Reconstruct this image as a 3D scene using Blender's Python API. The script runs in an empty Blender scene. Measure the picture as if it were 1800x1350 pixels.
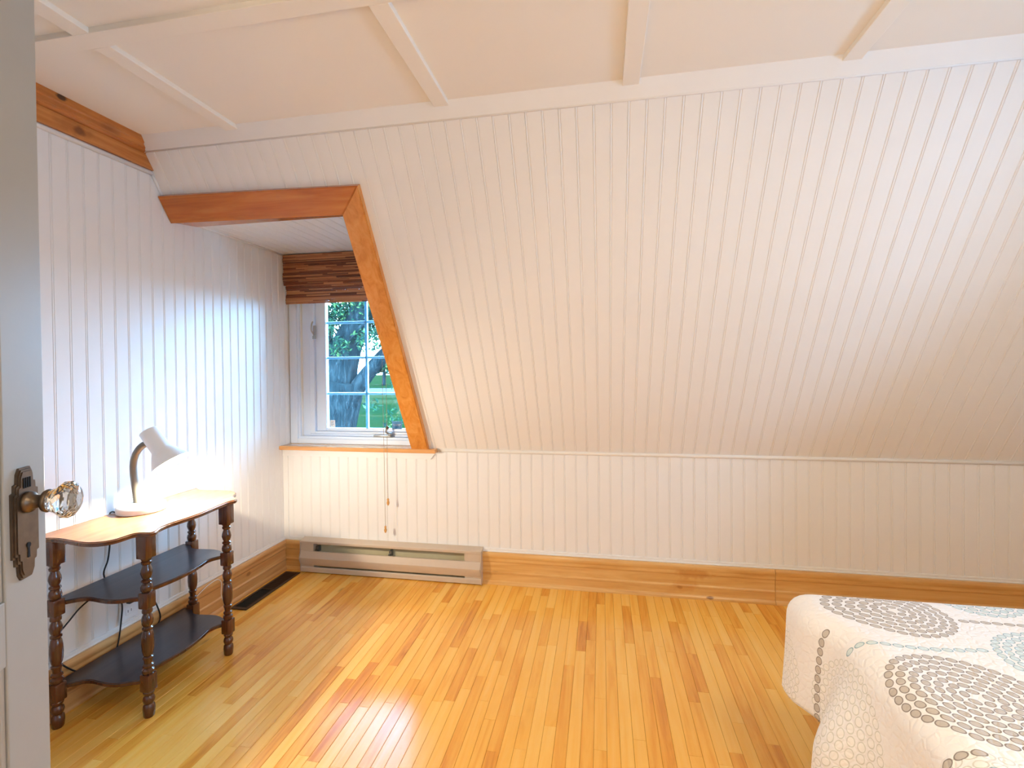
import bpy, bmesh, math, random
from mathutils import Vector, Matrix
random.seed(7)
PI = math.pi
S = bpy.context.scene
C = S.collection

# ------------------------------------------------------------------ camera
R_ = Vector((0.98302, 0.18320, -0.01060)); U_ = Vector((0.00849, 0.01341, 0.99987)); F_ = Vector((-0.18334, 0.98298, -0.01150))
F_ = F_.normalized(); R_ = (R_ - F_ * R_.dot(F_)).normalized(); U_ = R_.cross(F_)
CAM = Vector((1.8799, -2.625, 1.2))
cd = bpy.data.cameras.new('camera'); co = bpy.data.objects.new('camera', cd); C.objects.link(co)
M = Matrix.Identity(4)
for i in range(3):
    M[i][0] = R_[i]; M[i][1] = U_[i]; M[i][2] = -F_[i]; M[i][3] = CAM[i]
co.matrix_world = M
cd.sensor_fit = 'HORIZONTAL'; cd.sensor_width = 36; cd.lens = 858.5 / 1800 * 36
cd.shift_x = 2.34 / 1800; cd.shift_y = -23.06 / 1800; cd.clip_start = 0.02; cd.clip_end = 400
S.camera = co
# ------------------------------------------------------------------ colour management, world, lights
S.view_settings.view_transform = 'Standard'; S.view_settings.look = 'None'
S.view_settings.exposure = 0.55; S.view_settings.gamma = 1.0; S.view_settings.use_curve_mapping = False
S.cycles.use_denoising = True
S.cycles.max_bounces = 10; S.cycles.diffuse_bounces = 5; S.cycles.glossy_bounces = 4
S.cycles.transmission_bounces = 8; S.cycles.transparent_max_bounces = 12
S.cycles.sample_clamp_indirect = 6.0
W = bpy.data.worlds.new('sky'); S.world = W; W.use_nodes = True
bg = W.node_tree.nodes['Background']; bg.inputs[0].default_value = (0.60, 0.74, 1.0, 1); bg.inputs[1].default_value = 38.0

def light(name, kind, loc, energy, color, size=0.1, rot=None, size_y=None):
    l = bpy.data.lights.new(name, kind); l.energy = energy; l.color = color
    if kind == 'AREA':
        l.shape = 'RECTANGLE' if size_y else 'DISK'; l.size = size
        if size_y: l.size_y = size_y
    elif kind == 'SUN': l.angle = size
    else: l.shadow_soft_size = size
    o = bpy.data.objects.new(name, l); C.objects.link(o); o.location = loc
    if rot: o.rotation_euler = rot
    return o
# unseen warm fill light added under the ceiling, behind the field of view
light('ceiling_fill_light', 'AREA', (2.9, -2.2, 2.08), 11, (1.0, 0.76, 0.46), 0.6)
# window portals (they only guide the daylight)
p1 = light('window_portal', 'AREA', (0.45, 0.17, 1.28), 1, (1, 1, 1), 0.72, (-PI / 2, 0, 0), 1.0); p1.data.cycles.is_portal = True
p2 = light('window_portal_right', 'AREA', (4.66, -1.80, 1.13), 1, (1, 1, 1), 0.6, (PI / 2, 0, PI / 2), 0.66); p2.data.cycles.is_portal = True
sun = light('sun', 'SUN', (0, 0, 10), 3.0, (1.0, 0.93, 0.8), 0.01, (math.radians(35), 0, math.radians(-35)))
light('hall_fill_light', 'POINT', (1.36, -3.25, 1.30), 20, (1.0, 0.82, 0.55), 0.15)  # fill light added in the unseen hall behind the camera

# ------------------------------------------------------------------ node helpers
def srgb(r, g, b):
    f = lambda c: ((c / 255 + 0.055) / 1.055) ** 2.4 if c > 10 else c / 255 / 12.92
    return (f(r), f(g), f(b), 1)
class NT:
    def __init__(s, name):
        s.m = bpy.data.materials.new(name); s.m.use_nodes = True
        s.t = s.m.node_tree; s.b = s.t.nodes['Principled BSDF']; s.o = s.t.nodes['Material Output']
    def n(s, typ, **kw):
        nd = s.t.nodes.new(typ)
        for k, v in kw.items(): setattr(nd, k, v)
        return nd
    def l(s, a, b): s.t.links.new(a, b)
    def math(s, op, a, b=None, c=None):
        nd = s.n('ShaderNodeMath', operation=op)
        for i, v in enumerate((a, b, c)):
            if v is None: continue
            if isinstance(v, (int, float)): nd.inputs[i].default_value = v
            else: s.l(v, nd.inputs[i])
        return nd.outputs[0]
    def mix(s, fac, a, b, blend='MIX'):
        nd = s.n('ShaderNodeMix', data_type='RGBA', blend_type=blend)
        if isinstance(fac, (int, float)): nd.inputs[0].default_value = fac
        else: s.l(fac, nd.inputs[0])
        for i, v in ((6, a), (7, b)):
            if isinstance(v, tuple): nd.inputs[i].default_value = v
            else: s.l(v, nd.inputs[i])
        return nd.outputs[2]
    def ramp(s, fac, stops):
        nd = s.n('ShaderNodeValToRGB'); e = nd.color_ramp.elements
        e[0].position, e[0].color = stops[0]; e[1].position, e[1].color = stops[-1]
        for p, c in stops[1:-1]:
            q = e.new(p); q.color = c
        s.l(fac, nd.inputs[0]); return nd.outputs[0]
    def noise(s, vec, scale, detail=3, rough=0.5, dist=0.0):
        nd = s.n('ShaderNodeTexNoise'); nd.inputs['Scale'].default_value = scale; nd.inputs['Detail'].default_value = detail
        nd.inputs['Roughness'].default_value = rough; nd.inputs['Distortion'].default_value = dist
        if vec is not None: s.l(vec, nd.inputs['Vector'])
        return nd.outputs[0]
    def mapping(s, vec, scale=(1, 1, 1), loc=None):
        nd = s.n('ShaderNodeMapping'); s.l(vec, nd.inputs[0]); nd.inputs['Scale'].default_value = scale
        if loc is not None: s.l(loc, nd.inputs['Location'])
        return nd.outputs[0]
    def bump(s, h, strength=0.2, dist=0.001):
        nd = s.n('ShaderNodeBump'); nd.inputs['Strength'].default_value = strength; nd.inputs['Distance'].default_value = dist
        s.l(h, nd.inputs['Height']); s.l(nd.outputs[0], s.b.inputs['Normal'])
def setb(b, **kw):
    for k, v in kw.items(): b.inputs[k.replace('_', ' ')].default_value = v

def plain(name, col, rough=0.5, metal=0.0, noise=0.04, nscale=30, bump=0.0, coat=0.0, spec=None):
    t = NT(name); tc = t.n('ShaderNodeTexCoord')
    f = t.noise(tc.outputs['Object'], nscale, 3)
    d = tuple(max(0, c * (1 - noise * 2)) for c in col[:3]) + (1,)
    t.l(t.mix(f, d, tuple(min(1, c * (1 + noise)) for c in col[:3]) + (1,)), t.b.inputs['Base Color'])
    setb(t.b, Roughness=rough, Metallic=metal)
    if coat: t.b.inputs['Coat Weight'].default_value = coat; t.b.inputs['Coat Roughness'].default_value = 0.12
    if bump: t.bump(t.noise(tc.outputs['Object'], nscale * 6, 2), bump)
    return t.m
def spots(m, pts, world=True):
    """dark knots at given places of a piece: (axis pair values, radius, colour, strength)"""
    nt = m.node_tree; b = nt.nodes['Principled BSDF']; lk = b.inputs['Base Color'].links[0]; src = lk.from_socket
    tc = nt.nodes.new('ShaderNodeTexCoord'); ns = nt.nodes.new('ShaderNodeTexNoise'); ns.inputs['Scale'].default_value = 40
    nt.links.new(tc.outputs['Object'], ns.inputs['Vector'])
    for cpt, scl, col, st in pts:
        mp = nt.nodes.new('ShaderNodeMapping'); mp.vector_type = 'POINT'
        mp.inputs['Scale'].default_value = tuple(1 / q if q else 0 for q in scl)
        mp.inputs['Location'].default_value = tuple(-c / q if q else 0 for c, q in zip(cpt, scl))
        nt.links.new(tc.outputs['Object'], mp.inputs[0])
        ln = nt.nodes.new('ShaderNodeVectorMath'); ln.operation = 'LENGTH'; nt.links.new(mp.outputs[0], ln.inputs[0])
        ad = nt.nodes.new('ShaderNodeMath'); ad.operation = 'ADD'; nt.links.new(ln.outputs['Value'], ad.inputs[0]); nt.links.new(ns.outputs[0], ad.inputs[1])
        rp = nt.nodes.new('ShaderNodeMapRange'); rp.inputs['From Min'].default_value = 1.1; rp.inputs['From Max'].default_value = 1.65; rp.inputs['To Min'].default_value = st; rp.inputs['To Max'].default_value = 0
        nt.links.new(ad.outputs[0], rp.inputs[0])
        mx = nt.nodes.new('ShaderNodeMix'); mx.data_type = 'RGBA'; nt.links.new(rp.outputs[0], mx.inputs[0]); nt.links.new(src, mx.inputs[6]); mx.inputs[7].default_value = col; src = mx.outputs[2]
    nt.links.new(src, b.inputs['Base Color'])
def wood(name, stops, long_axis, rough=0.35, coat=0.3, island=False, spread=0.5, knots=0.0, fine=1.0, objtone=True, gate=0):
    """stops: colours dark..light picked by a per-piece random number plus grain"""
    t = NT(name)
    tc = t.n('ShaderNodeTexCoord')
    if island:
        g = t.n('ShaderNodeNewGeometry'); rnd = g.outputs['Random Per Island']; src = g.outputs['Position']
    else:
        oi = t.n('ShaderNodeObjectInfo'); rnd = oi.outputs['Random']; src = tc.outputs['Object']
    comb = t.n('ShaderNodeCombineXYZ')
    for i, k in enumerate((37.0, 91.0, 53.0)): t.l(t.math('MULTIPLY', rnd, k), comb.inputs[i])
    sc = [14.0 * fine] * 3; sc['xyz'.index(long_axis)] = 1.1 * fine
    v = t.mapping(src, tuple(sc), comb.outputs[0])
    n1 = t.noise(v, 1.6, 4, 0.6, 1.2)
    sc2 = [90.0] * 3; sc2['xyz'.index(long_axis)] = 2.5
    n2 = t.noise(t.mapping(src, tuple(sc2), comb.outputs[0]), 1.0, 3, 0.6)
    base = t.math('ADD', t.math('MULTIPLY', rnd if objtone else 0.5, spread), t.math('MULTIPLY', t.math('ADD', t.math('MULTIPLY', t.math('SUBTRACT', n1, 0.5), 1.5), 0.5), 1.0 - spread))
    fac = t.math('ADD', t.math('MULTIPLY', base, 0.8), t.math('MULTIPLY', n2, 0.2))
    col = t.ramp(fac, stops)
    if knots:
        sc3 = [7.0] * 3; sc3['xyz'.index(long_axis)] = 3.0
        vo = t.n('ShaderNodeTexVoronoi'); vo.inputs['Scale'].default_value = 1.0
        t.l(t.mapping(src, tuple(sc3), comb.outputs[0]), vo.inputs['Vector'])
        k = t.ramp(vo.outputs['Distance'], [(0.0, (1, 1, 1, 1)), (knots, (0, 0, 0, 1))])
        if gate:
            sc = t.n('ShaderNodeSeparateColor'); t.l(vo.outputs['Color'], sc.inputs[0]); k = t.math('MULTIPLY', k, t.math('GREATER_THAN', sc.outputs[0], gate))
        col = t.mix(t.math('MULTIPLY', k, 0.55), col, tuple(c * 0.25 for c in stops[0][1][:3]) + (1,))
    t.l(col, t.b.inputs['Base Color'])
    setb(t.b, Roughness=rough)
    t.b.inputs['Coat Weight'].default_value = coat; t.b.inputs['Coat Roughness'].default_value = 0.15
    t.bump(n2, 0.08)
    return t.m

MAT = {}
MAT['white'] = plain('white_paint', (0.83, 0.81, 0.79), 0.42, noise=0.015, nscale=9)
MAT['ceil'] = plain('ceiling_paint', (0.88, 0.83, 0.75), 0.6, noise=0.01, nscale=5)
MAT['vinyl'] = plain('window_vinyl', (0.74, 0.83, 0.97), 0.35, noise=0.01)
MAT['door'] = plain('door_paint', (0.36, 0.36, 0.335), 0.45, noise=0.03, nscale=14, bump=0.12)
MAT['hall'] = plain('hall_paint', (0.75, 0.73, 0.70), 0.6)
FL = [(0.16, srgb(190, 110, 32)), (0.34, srgb(228, 158, 58)), (0.52, srgb(242, 182, 80)), (0.85, srgb(248, 202, 110))]
MAT['floor'] = wood('maple_floor', FL, 'y', 0.26, 0.30, spread=0.50, knots=0.11, gate=0.86)
MAT['floor_far'] = wood('maple_floor_far', FL, 'y', 0.26, 0.30, island=True, spread=0.55)
MAT['subfloor'] = plain('floor_joint_dark', srgb(96, 52, 18), 0.7)
MAT['pine_x'] = wood('pine_baseboard_x', [(0.2, srgb(186, 126, 60)), (0.5, srgb(214, 162, 92)), (0.8, srgb(230, 186, 120))], 'x', 0.3, 0.3, spread=0.25, knots=0.09)
MAT['pine_y'] = wood('pine_baseboard_y', [(0.2, srgb(168, 112, 58)), (0.5, srgb(198, 144, 86)), (0.8, srgb(218, 170, 110))], 'y', 0.3, 0.3, spread=0.25, knots=0.09)
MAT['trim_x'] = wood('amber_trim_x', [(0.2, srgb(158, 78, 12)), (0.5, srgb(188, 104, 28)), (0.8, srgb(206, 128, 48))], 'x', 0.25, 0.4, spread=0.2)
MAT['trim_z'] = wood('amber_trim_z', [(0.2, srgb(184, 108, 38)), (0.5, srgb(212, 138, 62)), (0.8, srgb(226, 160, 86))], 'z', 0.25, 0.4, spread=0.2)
MAT['crown'] = wood('knotty_crown', [(0.2, srgb(140, 76, 24)), (0.5, srgb(184, 110, 44)), (0.8, srgb(208, 140, 70))], 'y', 0.3, 0.35, spread=0.2, knots=0.16)
spots(MAT['crown'], [((0, -1.154, 2.070), (0, 0.022, 0.016), srgb(58, 36, 16), 0.9), ((0, -1.232, 2.146), (0, 0.018, 0.010), srgb(40, 24, 12), 0.9), ((0, -1.17, 2.075), (0, 0.07, 0.030), srgb(150, 82, 26), 0.5)])
spots(MAT['pine_x'], [((2.264, 0, 0.054), (0.014, 0, 0.010), srgb(120, 70, 26), 0.9), ((2.407, 0, 0.012), (0.018, 0, 0.007), srgb(110, 62, 24), 0.9), ((2.33, 0, 0.125), (0.09, 0, 0.026), srgb(196, 132, 62), 0.75), ((2.29, 0, 0.062), (0.07, 0, 0.035), srgb(200, 138, 66), 0.6)])
spots(MAT['pine_y'], [((0, -0.33, 0.10), (0, 0.02, 0.012), srgb(140, 88, 40), 0.8)])
MAT['sill'] = wood('sill_wood', [(0.2, srgb(186, 116, 56)), (0.5, srgb(214, 152, 90)), (0.8, srgb(226, 172, 112))], 'x', 0.2, 0.5, spread=0.2)
MAT['top'] = wood('walnut_top', [(0.2, srgb(138, 84, 48)), (0.5, srgb(168, 110, 68)), (0.8, srgb(188, 134, 90))], 'y', 0.28, 0.3, spread=0.15)
MAT['leg'] = wood('walnut_leg', [(0.2, srgb(46, 22, 12)), (0.5, srgb(84, 44, 22)), (0.8, srgb(112, 62, 32))], 'z', 0.22, 0.5, spread=0.1)
MAT['shelf'] = wood('dark_shelf', [(0.2, srgb(40, 32, 34)), (0.5, srgb(52, 42, 44)), (0.8, srgb(68, 56, 56))], 'y', 0.3, 0.25, spread=0.1)
MAT['heater'] = plain('heater_enamel', srgb(196, 178, 158), 0.35, noise=0.02, coat=0.2)
MAT['heater_dark'] = plain('heater_inside', srgb(206, 194, 158), 0.5)
MAT['fin'] = plain('heater_metal', srgb(120, 118, 112), 0.4, metal=0.7)
MAT['black'] = plain('black_rubber', srgb(18, 17, 17), 0.5)
MAT['void'] = plain('duct_dark', srgb(8, 7, 6), 0.9)
MAT['vent'] = plain('brown_enamel', srgb(70, 52, 40), 0.35, metal=0.3)
MAT['lampwhite'] = plain('lamp_enamel', (0.86, 0.85, 0.83), 0.3, noise=0.01)
MAT['lampneck'] = plain('lamp_gooseneck', srgb(112, 112, 104), 0.42, metal=0.4)
MAT['plastic'] = plain('white_plastic', (0.82, 0.83, 0.85), 0.4, noise=0.01)
MAT['pewter'] = plain('aged_pewter', srgb(112, 98, 84), 0.34, metal=0.85, noise=0.2, nscale=60)
MAT['steel'] = plain('window_hardware', srgb(170, 170, 168), 0.35, metal=0.6)
MAT['cord'] = plain('blind_cord', srgb(150, 128, 100), 0.8)
MAT['tassel'] = plain('turned_tassel', srgb(206, 150, 82), 0.4)
MAT['bark'] = None
# crystal
t = NT('cut_crystal'); setb(t.b, Roughness=0.02, IOR=1.5); t.b.inputs['Transmission Weight'].default_value = 1.0
t.b.inputs['Base Color'].default_value = (0.95, 0.97, 0.97, 1)
nz = t.noise(t.n('ShaderNodeTexCoord').outputs['Object'], 40, 1); t.bump(nz, 0.05); MAT['crystal'] = t.m
# window glass: blue-green tinted, still see-through
t = NT('tinted_glass'); t.t.nodes.remove(t.b)
tr = t.n('ShaderNodeBsdfTransparent'); tr.inputs[0].default_value = (0.68, 0.90, 1.0, 1)
gl = t.n('ShaderNodeBsdfGlossy'); gl.inputs['Roughness'].default_value = 0.02
fr = t.n('ShaderNodeFresnel'); fr.inputs['IOR'].default_value = 1.45
mx = t.n('ShaderNodeMixShader'); t.l(fr.outputs[0], mx.inputs[0]); t.l(tr.outputs[0], mx.inputs[1]); t.l(gl.outputs[0], mx.inputs[2]); t.l(mx.outputs[0], t.o.inputs[0])
MAT['glass'] = t.m
# lamp bulb
t = NT('lamp_bulb'); t.b.inputs['Emission Color'].default_value = (1.0, 0.84, 0.62, 1); t.b.inputs['Emission Strength'].default_value = 60
MAT['bulb'] = t.m
# woven shade reeds
t = NT('woven_reed'); g = t.n('ShaderNodeNewGeometry')
tc = t.n('ShaderNodeTexCoord')
wv = t.n('ShaderNodeTexWave', bands_direction='X'); wv.inputs['Scale'].default_value = 48; wv.inputs['Distortion'].default_value = 0.6
t.l(tc.outputs['Object'], wv.inputs['Vector'])
col = t.ramp(g.outputs['Random Per Island'], [(0.0, srgb(88, 48, 28)), (0.3, srgb(138, 78, 46)), (0.55, srgb(196, 126, 78)), (1.0, srgb(226, 166, 112))])
nn = t.noise(t.mapping(tc.outputs['Object'], (6, 40, 40)), 1.0, 3)
col = t.mix(t.math('MULTIPLY', nn, 0.3), col, srgb(70, 36, 20))
t.l(t.mix(t.math('MULTIPLY', wv.outputs['Fac'], 0.35), col, srgb(96, 50, 28)), t.b.inputs['Base Color']); setb(t.b, Roughness=0.65)
MAT['reed'] = t.m
# outdoors
t = NT('tree_bark'); tc = t.n('ShaderNodeTexCoord')
n = t.noise(t.mapping(tc.outputs['Object'], (9, 9, 2.2)), 1.6, 6, 0.7, 0.6)
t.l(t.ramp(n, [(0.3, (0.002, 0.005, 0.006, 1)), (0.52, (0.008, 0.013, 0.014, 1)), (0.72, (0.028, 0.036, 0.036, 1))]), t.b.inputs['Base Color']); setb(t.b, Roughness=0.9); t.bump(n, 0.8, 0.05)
t.b.inputs['Specular IOR Level'].default_value = 0.0
MAT['bark'] = t.m
t = NT('tree_leaf'); g = t.n('ShaderNodeNewGeometry')
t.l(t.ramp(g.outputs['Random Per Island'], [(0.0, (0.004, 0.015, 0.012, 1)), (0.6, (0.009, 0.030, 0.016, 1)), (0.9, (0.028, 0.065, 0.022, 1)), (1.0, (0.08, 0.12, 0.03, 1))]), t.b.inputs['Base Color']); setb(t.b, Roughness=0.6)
t.b.inputs['Specular IOR Level'].default_value = 0.0
MAT['leaf'] = t.m
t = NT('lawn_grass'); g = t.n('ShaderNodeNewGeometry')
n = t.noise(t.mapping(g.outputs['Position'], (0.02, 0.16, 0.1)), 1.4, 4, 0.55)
t.l(t.ramp(n, [(0.42, (0.003, 0.011, 0.004, 1)), (0.50, (0.0045, 0.011, 0.003, 1)), (0.58, (0.011, 0.015, 0.006, 1))]), t.b.inputs['Base Color']); setb(t.b, Roughness=0.95)  # dark bands painted into the grass colour stand in for tree shadows
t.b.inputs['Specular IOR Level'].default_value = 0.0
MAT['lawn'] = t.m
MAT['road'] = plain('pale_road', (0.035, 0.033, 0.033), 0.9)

MAT['road'].node_tree.nodes['Principled BSDF'].inputs['Specular IOR Level'].default_value = 0.0
# ------------------------------------------------------------------ object helpers
def mesh(name, vs, fs, mat, smooth=False, uv=None):
    me = bpy.data.meshes.new(name); me.from_pydata([tuple(v) for v in vs], [], fs); me.update()
    bm = bmesh.new(); bm.from_mesh(me); bmesh.ops.recalc_face_normals(bm, faces=bm.faces); bm.to_mesh(me); bm.free()
    if mat: me.materials.append(MAT[mat] if isinstance(mat, str) else mat)
    if smooth: me.polygons.foreach_set('use_smooth', [True] * len(me.polygons))
    return me
def obj(name, me, parent=None, label=None, cat=None, kind=None, group=None):
    o = bpy.data.objects.new(name, me); C.objects.link(o)
    if parent: o.parent = parent
    if label: o['label'] = label
    if cat: o['category'] = cat
    if kind: o['kind'] = kind
    if group: o['group'] = group
    return o
def empty(name, loc, label, cat, group=None, rotz=0, kind=None):
    o = obj(name, None, None, label, cat, kind, group); o.location = loc; o.rotation_euler = (0, 0, rotz); return o
class MB:
    def __init__(s): s.v = []; s.f = []
    def add(s, vs, fs):
        k = len(s.v); s.v += [Vector(v) for v in vs]; s.f += [tuple(i + k for i in f) for f in fs]; return s
    def box(s, x0, x1, y0, y1, z0, z1):
        return s.add([(x, y, z) for x in (x0, x1) for y in (y0, y1) for z in (z0, z1)],
                     [(0, 1, 3, 2), (4, 6, 7, 5), (0, 4, 5, 1), (2, 3, 7, 6), (0, 2, 6, 4), (1, 5, 7, 3)])
    def bbox(s, x0, x1, y0, y1, z0, z1, b=0.002):
        """box with bevelled edges"""
        bm = bmesh.new(); bmesh.ops.create_cube(bm, size=1)
        for v in bm.verts: v.co = Vector(((x0 + x1) / 2 + v.co.x * (x1 - x0), (y0 + y1) / 2 + v.co.y * (y1 - y0), (z0 + z1) / 2 + v.co.z * (z1 - z0)))
        bmesh.ops.bevel(bm, geom=bm.edges[:], offset=b, segments=2, affect='EDGES', profile=0.5)
        bm.verts.ensure_lookup_table()
        s.add([v.co.copy() for v in bm.verts], [tuple(v.index for v in f.verts) for f in bm.faces]); bm.free(); return s
    def prism(s, poly, f0, f1):
        """poly: 2D points, f0/f1: functions mapping (a,b)->3D for both ends"""
        n = len(poly)
        return s.add([f0(*p) for p in poly] + [f1(*p) for p in poly],
                     [tuple(range(n))[::-1], tuple(range(n, 2 * n))] + [(i, (i + 1) % n, n + (i + 1) % n, n + i) for i in range(n)])
    def lathe(s, prof, org=(0, 0, 0), axis=(0, 0, 1), seg=20, closed=True):
        ax = Vector(axis).normalized(); a = ax.orthogonal().normalized(); b = ax.cross(a); org = Vector(org)
        vs = []; 
        for h, r in prof:
            for i in range(seg):
                an = 2 * PI * i / seg; vs.append(org + ax * h + a * (r * math.cos(an)) + b * (r * math.sin(an)))
        fs = []
        for j in range(len(prof) - 1):
            for i in range(seg):
                fs.append((j * seg + i, j * seg + (i + 1) % seg, (j + 1) * seg + (i + 1) % seg, (j + 1) * seg + i))
        if closed:
            fs.append(tuple(range(seg))[::-1]); k = (len(prof) - 1) * seg; fs.append(tuple(range(k, k + seg)))
        return s.add(vs, fs)
    def tube(s, pts, rad, seg=8, sub=1):
        P = [Vector(p) for p in pts]
        if sub > 1:
            Q = []
            rr = rad if isinstance(rad, (list, tuple)) else [rad] * len(P); RR = []
            for i in range(len(P) - 1):
                p0 = P[max(i - 1, 0)]; p1 = P[i]; p2 = P[i + 1]; p3 = P[min(i + 2, len(P) - 1)]
                for k in range(sub):
                    u = k / sub
                    Q.append(0.5 * ((2 * p1) + (p2 - p0) * u + (2 * p0 - 5 * p1 + 4 * p2 - p3) * u * u + (3 * p1 - p0 - 3 * p2 + p3) * u ** 3))
                    RR.append(rr[i] * (1 - u) + rr[i + 1] * u)
            Q.append(P[-1]); RR.append(rr[-1]); P = Q; rad = RR
        if not isinstance(rad, (list, tuple)): rad = [rad] * len(P)
        vs = []; prev = None
        for i, p in enumerate(P):
            d = (P[min(i + 1, len(P) - 1)] - P[max(i - 1, 0)]).normalized()
            a = d.orthogonal().normalized() if prev is None else (prev - d * prev.dot(d)).normalized()
            prev = a; b = d.cross(a)
            for k in range(seg):
                an = 2 * PI * k / seg; vs.append(p + (a * math.cos(an) + b * math.sin(an)) * rad[i])
        fs = [(i * seg + k, i * seg + (k + 1) % seg, (i + 1) * seg + (k + 1) % seg, (i + 1) * seg + k) for i in range(len(P) - 1) for k in range(seg)]
        fs += [tuple(range(seg))[::-1], tuple(range(len(vs) - seg, len(vs)))]
        return s.add(vs, fs)
    def sphere(s, c, r, seg=14, rings=8, sc=(1, 1, 1)):
        prof = [(-math.cos(PI * j / rings), max(1e-4, math.sin(PI * j / rings))) for j in range(rings + 1)]
        m = MB().lathe(prof, seg=seg)
        return s.add([Vector(c) + Vector((v.x * r * sc[0], v.y * r * sc[1], v.z * r * sc[2])) for v in m.v], m.f)
    def mesh(s, name, mat, smooth=False): return mesh(name, s.v, s.f, mat, smooth)
def auto(o, ang=35):
    me = o.data
    me.polygons.foreach_set('use_smooth', [True] * len(me.polygons))
    bm = bmesh.new(); bm.from_mesh(me)
    for e in bm.edges:
        if len(e.link_faces) == 2 and e.calc_face_angle(0) > math.radians(ang): e.smooth = False
    bm.to_mesh(me); bm.free(); return o

# ------------------------------------------------------------------ room constants
ZK, ZC, YC = 0.7254, 2.1539, -0.927          # knee wall top, ceiling, slope foot run
XR, YN = 4.6, -2.68                          # right wall, near wall
SL = math.hypot(YC, ZC - ZK)
SD = Vector((0, YC, ZC - ZK)) / SL           # up the slope
SN = Vector((0, -(ZC - ZK), YC)) / SL        # out of the slope into the room
def sl(x, s, off=0.0): return Vector((x, 0, ZK)) + SD * s + SN * off
def s_of(z): return (z - ZK) / SD.z
PX, PL = 0.06, 0.055
XG0 = 0.1189 + 0.0065; YG0 = -1.239 + 0.00575

PROF = [(0, 0), (0.815, 0), (0.832, -0.0020), (0.850, -0.0004), (0.885, 0.0007), (0.920, -0.0004), (0.942, -0.0020), (0.962, -0.0021), (0.985, 0), (1.0, 0)]
def board_mesh(p, L, name='board', mat='white'):
    """beaded board: x = across, y = out of the wall, z = along"""
    poly = [(a * p, b) for a, b in PROF] + [(p, -0.010), (0, -0.010)]
    return MB().prism(poly, lambda a, b: (a, b, 0), lambda a, b: (a, b, L)).mesh(name, mat)
_bm = {}
def board(parent, org, U, Wd, L, length, p, mat='white'):
    key = (round(length, 3), p)
    if key not in _bm: _bm[key] = board_mesh(p, length)
    o = obj('board', _bm[key], parent)
    U, Wd, L = Vector(U), Vector(Wd), Vector(L); m = Matrix.Identity(4)
    for i in range(3): m[i][0] = U[i]; m[i][1] = Wd[i]; m[i][2] = L[i]; m[i][3] = org[i]
    o.matrix_local = m
    return o

# ------------------------------------------------------------------ floor
floor = obj('floor', MB().box(-0.1, XR + 0.1, YN - 1.3, 0.1, -0.12, -0.012).mesh('floor', 'subfloor'), kind='structure')
FW = 0.041
LEN = [0.24, 0.33, 0.42, 0.55, 0.70, 0.88]
fm = {}
for L in LEN:
    c = 0.0009
    poly = [(0.0003, -0.012), (0.0003, -c), (c + .0003, 0), (FW - c - .0003, 0), (FW - .0003, -c), (FW - .0003, -0.012)]
    fm[L] = MB().prism(poly, lambda a, b: (a, 0.0004, b), lambda a, b, L=L: (a, L - 0.0004, b)).mesh('floor_board', 'floor')
def area_in_view(x, y, L):
    a = Vector((x + FW / 2, y + L / 2, 0)) - CAM; z = a.dot(F_)
    if z < 0.3: return 0
    px = 900 + 858.5 * a.dot(R_) / z; py = 652 - 858.5 * a.dot(U_) / z
    if py > 1350 + 120 or px < 60 or px > 1840: return 0
    if x > 2.45 and y < -1.0: return 0
    return L / z ** 3
pieces = []
nrow = int((XR + 0.02) / FW) + 1
for i in range(nrow):
    x = 0.0 + i * FW; y = 0.02 - random.random() * 0.5; 
    yy = 0.0
    first = True
    y1 = 0.01
    while y1 > YN - 0.02:
        L = random.choice(LEN)
        if first: y1 = 0.01 + random.random() * L * 0.6; first = False
        y0 = y1 - L; pieces.append((area_in_view(x, y0, L), x, y0, L)); y1 = y0
pieces.sort(key=lambda q: -q[0])
for k, (a, x, y0, L) in enumerate(pieces[:295]):
    o = obj('floor_board', fm[L], floor); o.location = (x, y0, 0)
mb = MB()
for a, x, y0, L in pieces[295:]:
    c = 0.0009; z1 = min(y0 + L, 0.02)
    poly = [(0.0003, -0.012), (0.0003, -c), (c + .0003, 0), (FW - c - .0003, 0), (FW - .0003, -c), (FW - .0003, -0.012)]
    mb.prism(poly, lambda a, b: (x + a, y0 + 0.0004, b), lambda a, b: (x + a, y0 + L - 0.0004, b))
obj('floor_strips', mb.mesh('floor_strips', 'floor_far'), floor, kind='stuff')
obj('floor_hall', MB().box(-0.1, XR + 0.1, YN - 1.3, YN - 0.02, -0.012, -0.002).mesh('fh', 'floor_far'), floor)

# ------------------------------------------------------------------ walls
knee = obj('wall_back', MB().box(-0.1, XR + 0.1, 0.0101, 0.12, -0.1, ZK).mesh('wall_back', 'white'), kind='structure')
left = obj('wall_left', MB().box(-0.12, -0.0101, YN - 0.1, 0.16, -0.1, ZC + 0.1).mesh('wall_left', 'white'), kind='structure')
mb = MB()
OPX = 0.87
def slab(x0, x1, s0, s1, o0=-0.0101, o1=-0.07):
    mb.add([sl(x, s, o) for x in (x0, x1) for s in (s0, s1) for o in (o0, o1)],
           [(0, 1, 3, 2), (4, 6, 7, 5), (0, 4, 5, 1), (2, 3, 7, 6), (0, 2, 6, 4), (1, 5, 7, 3)])
slab(OPX, XR + 0.1, -0.06, SL + 0.08); slab(-0.1, OPX, s_of(1.90), SL + 0.08)
slope = obj('wall_slope', mb.mesh('wall_slope', 'white'), kind='structure')
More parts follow.
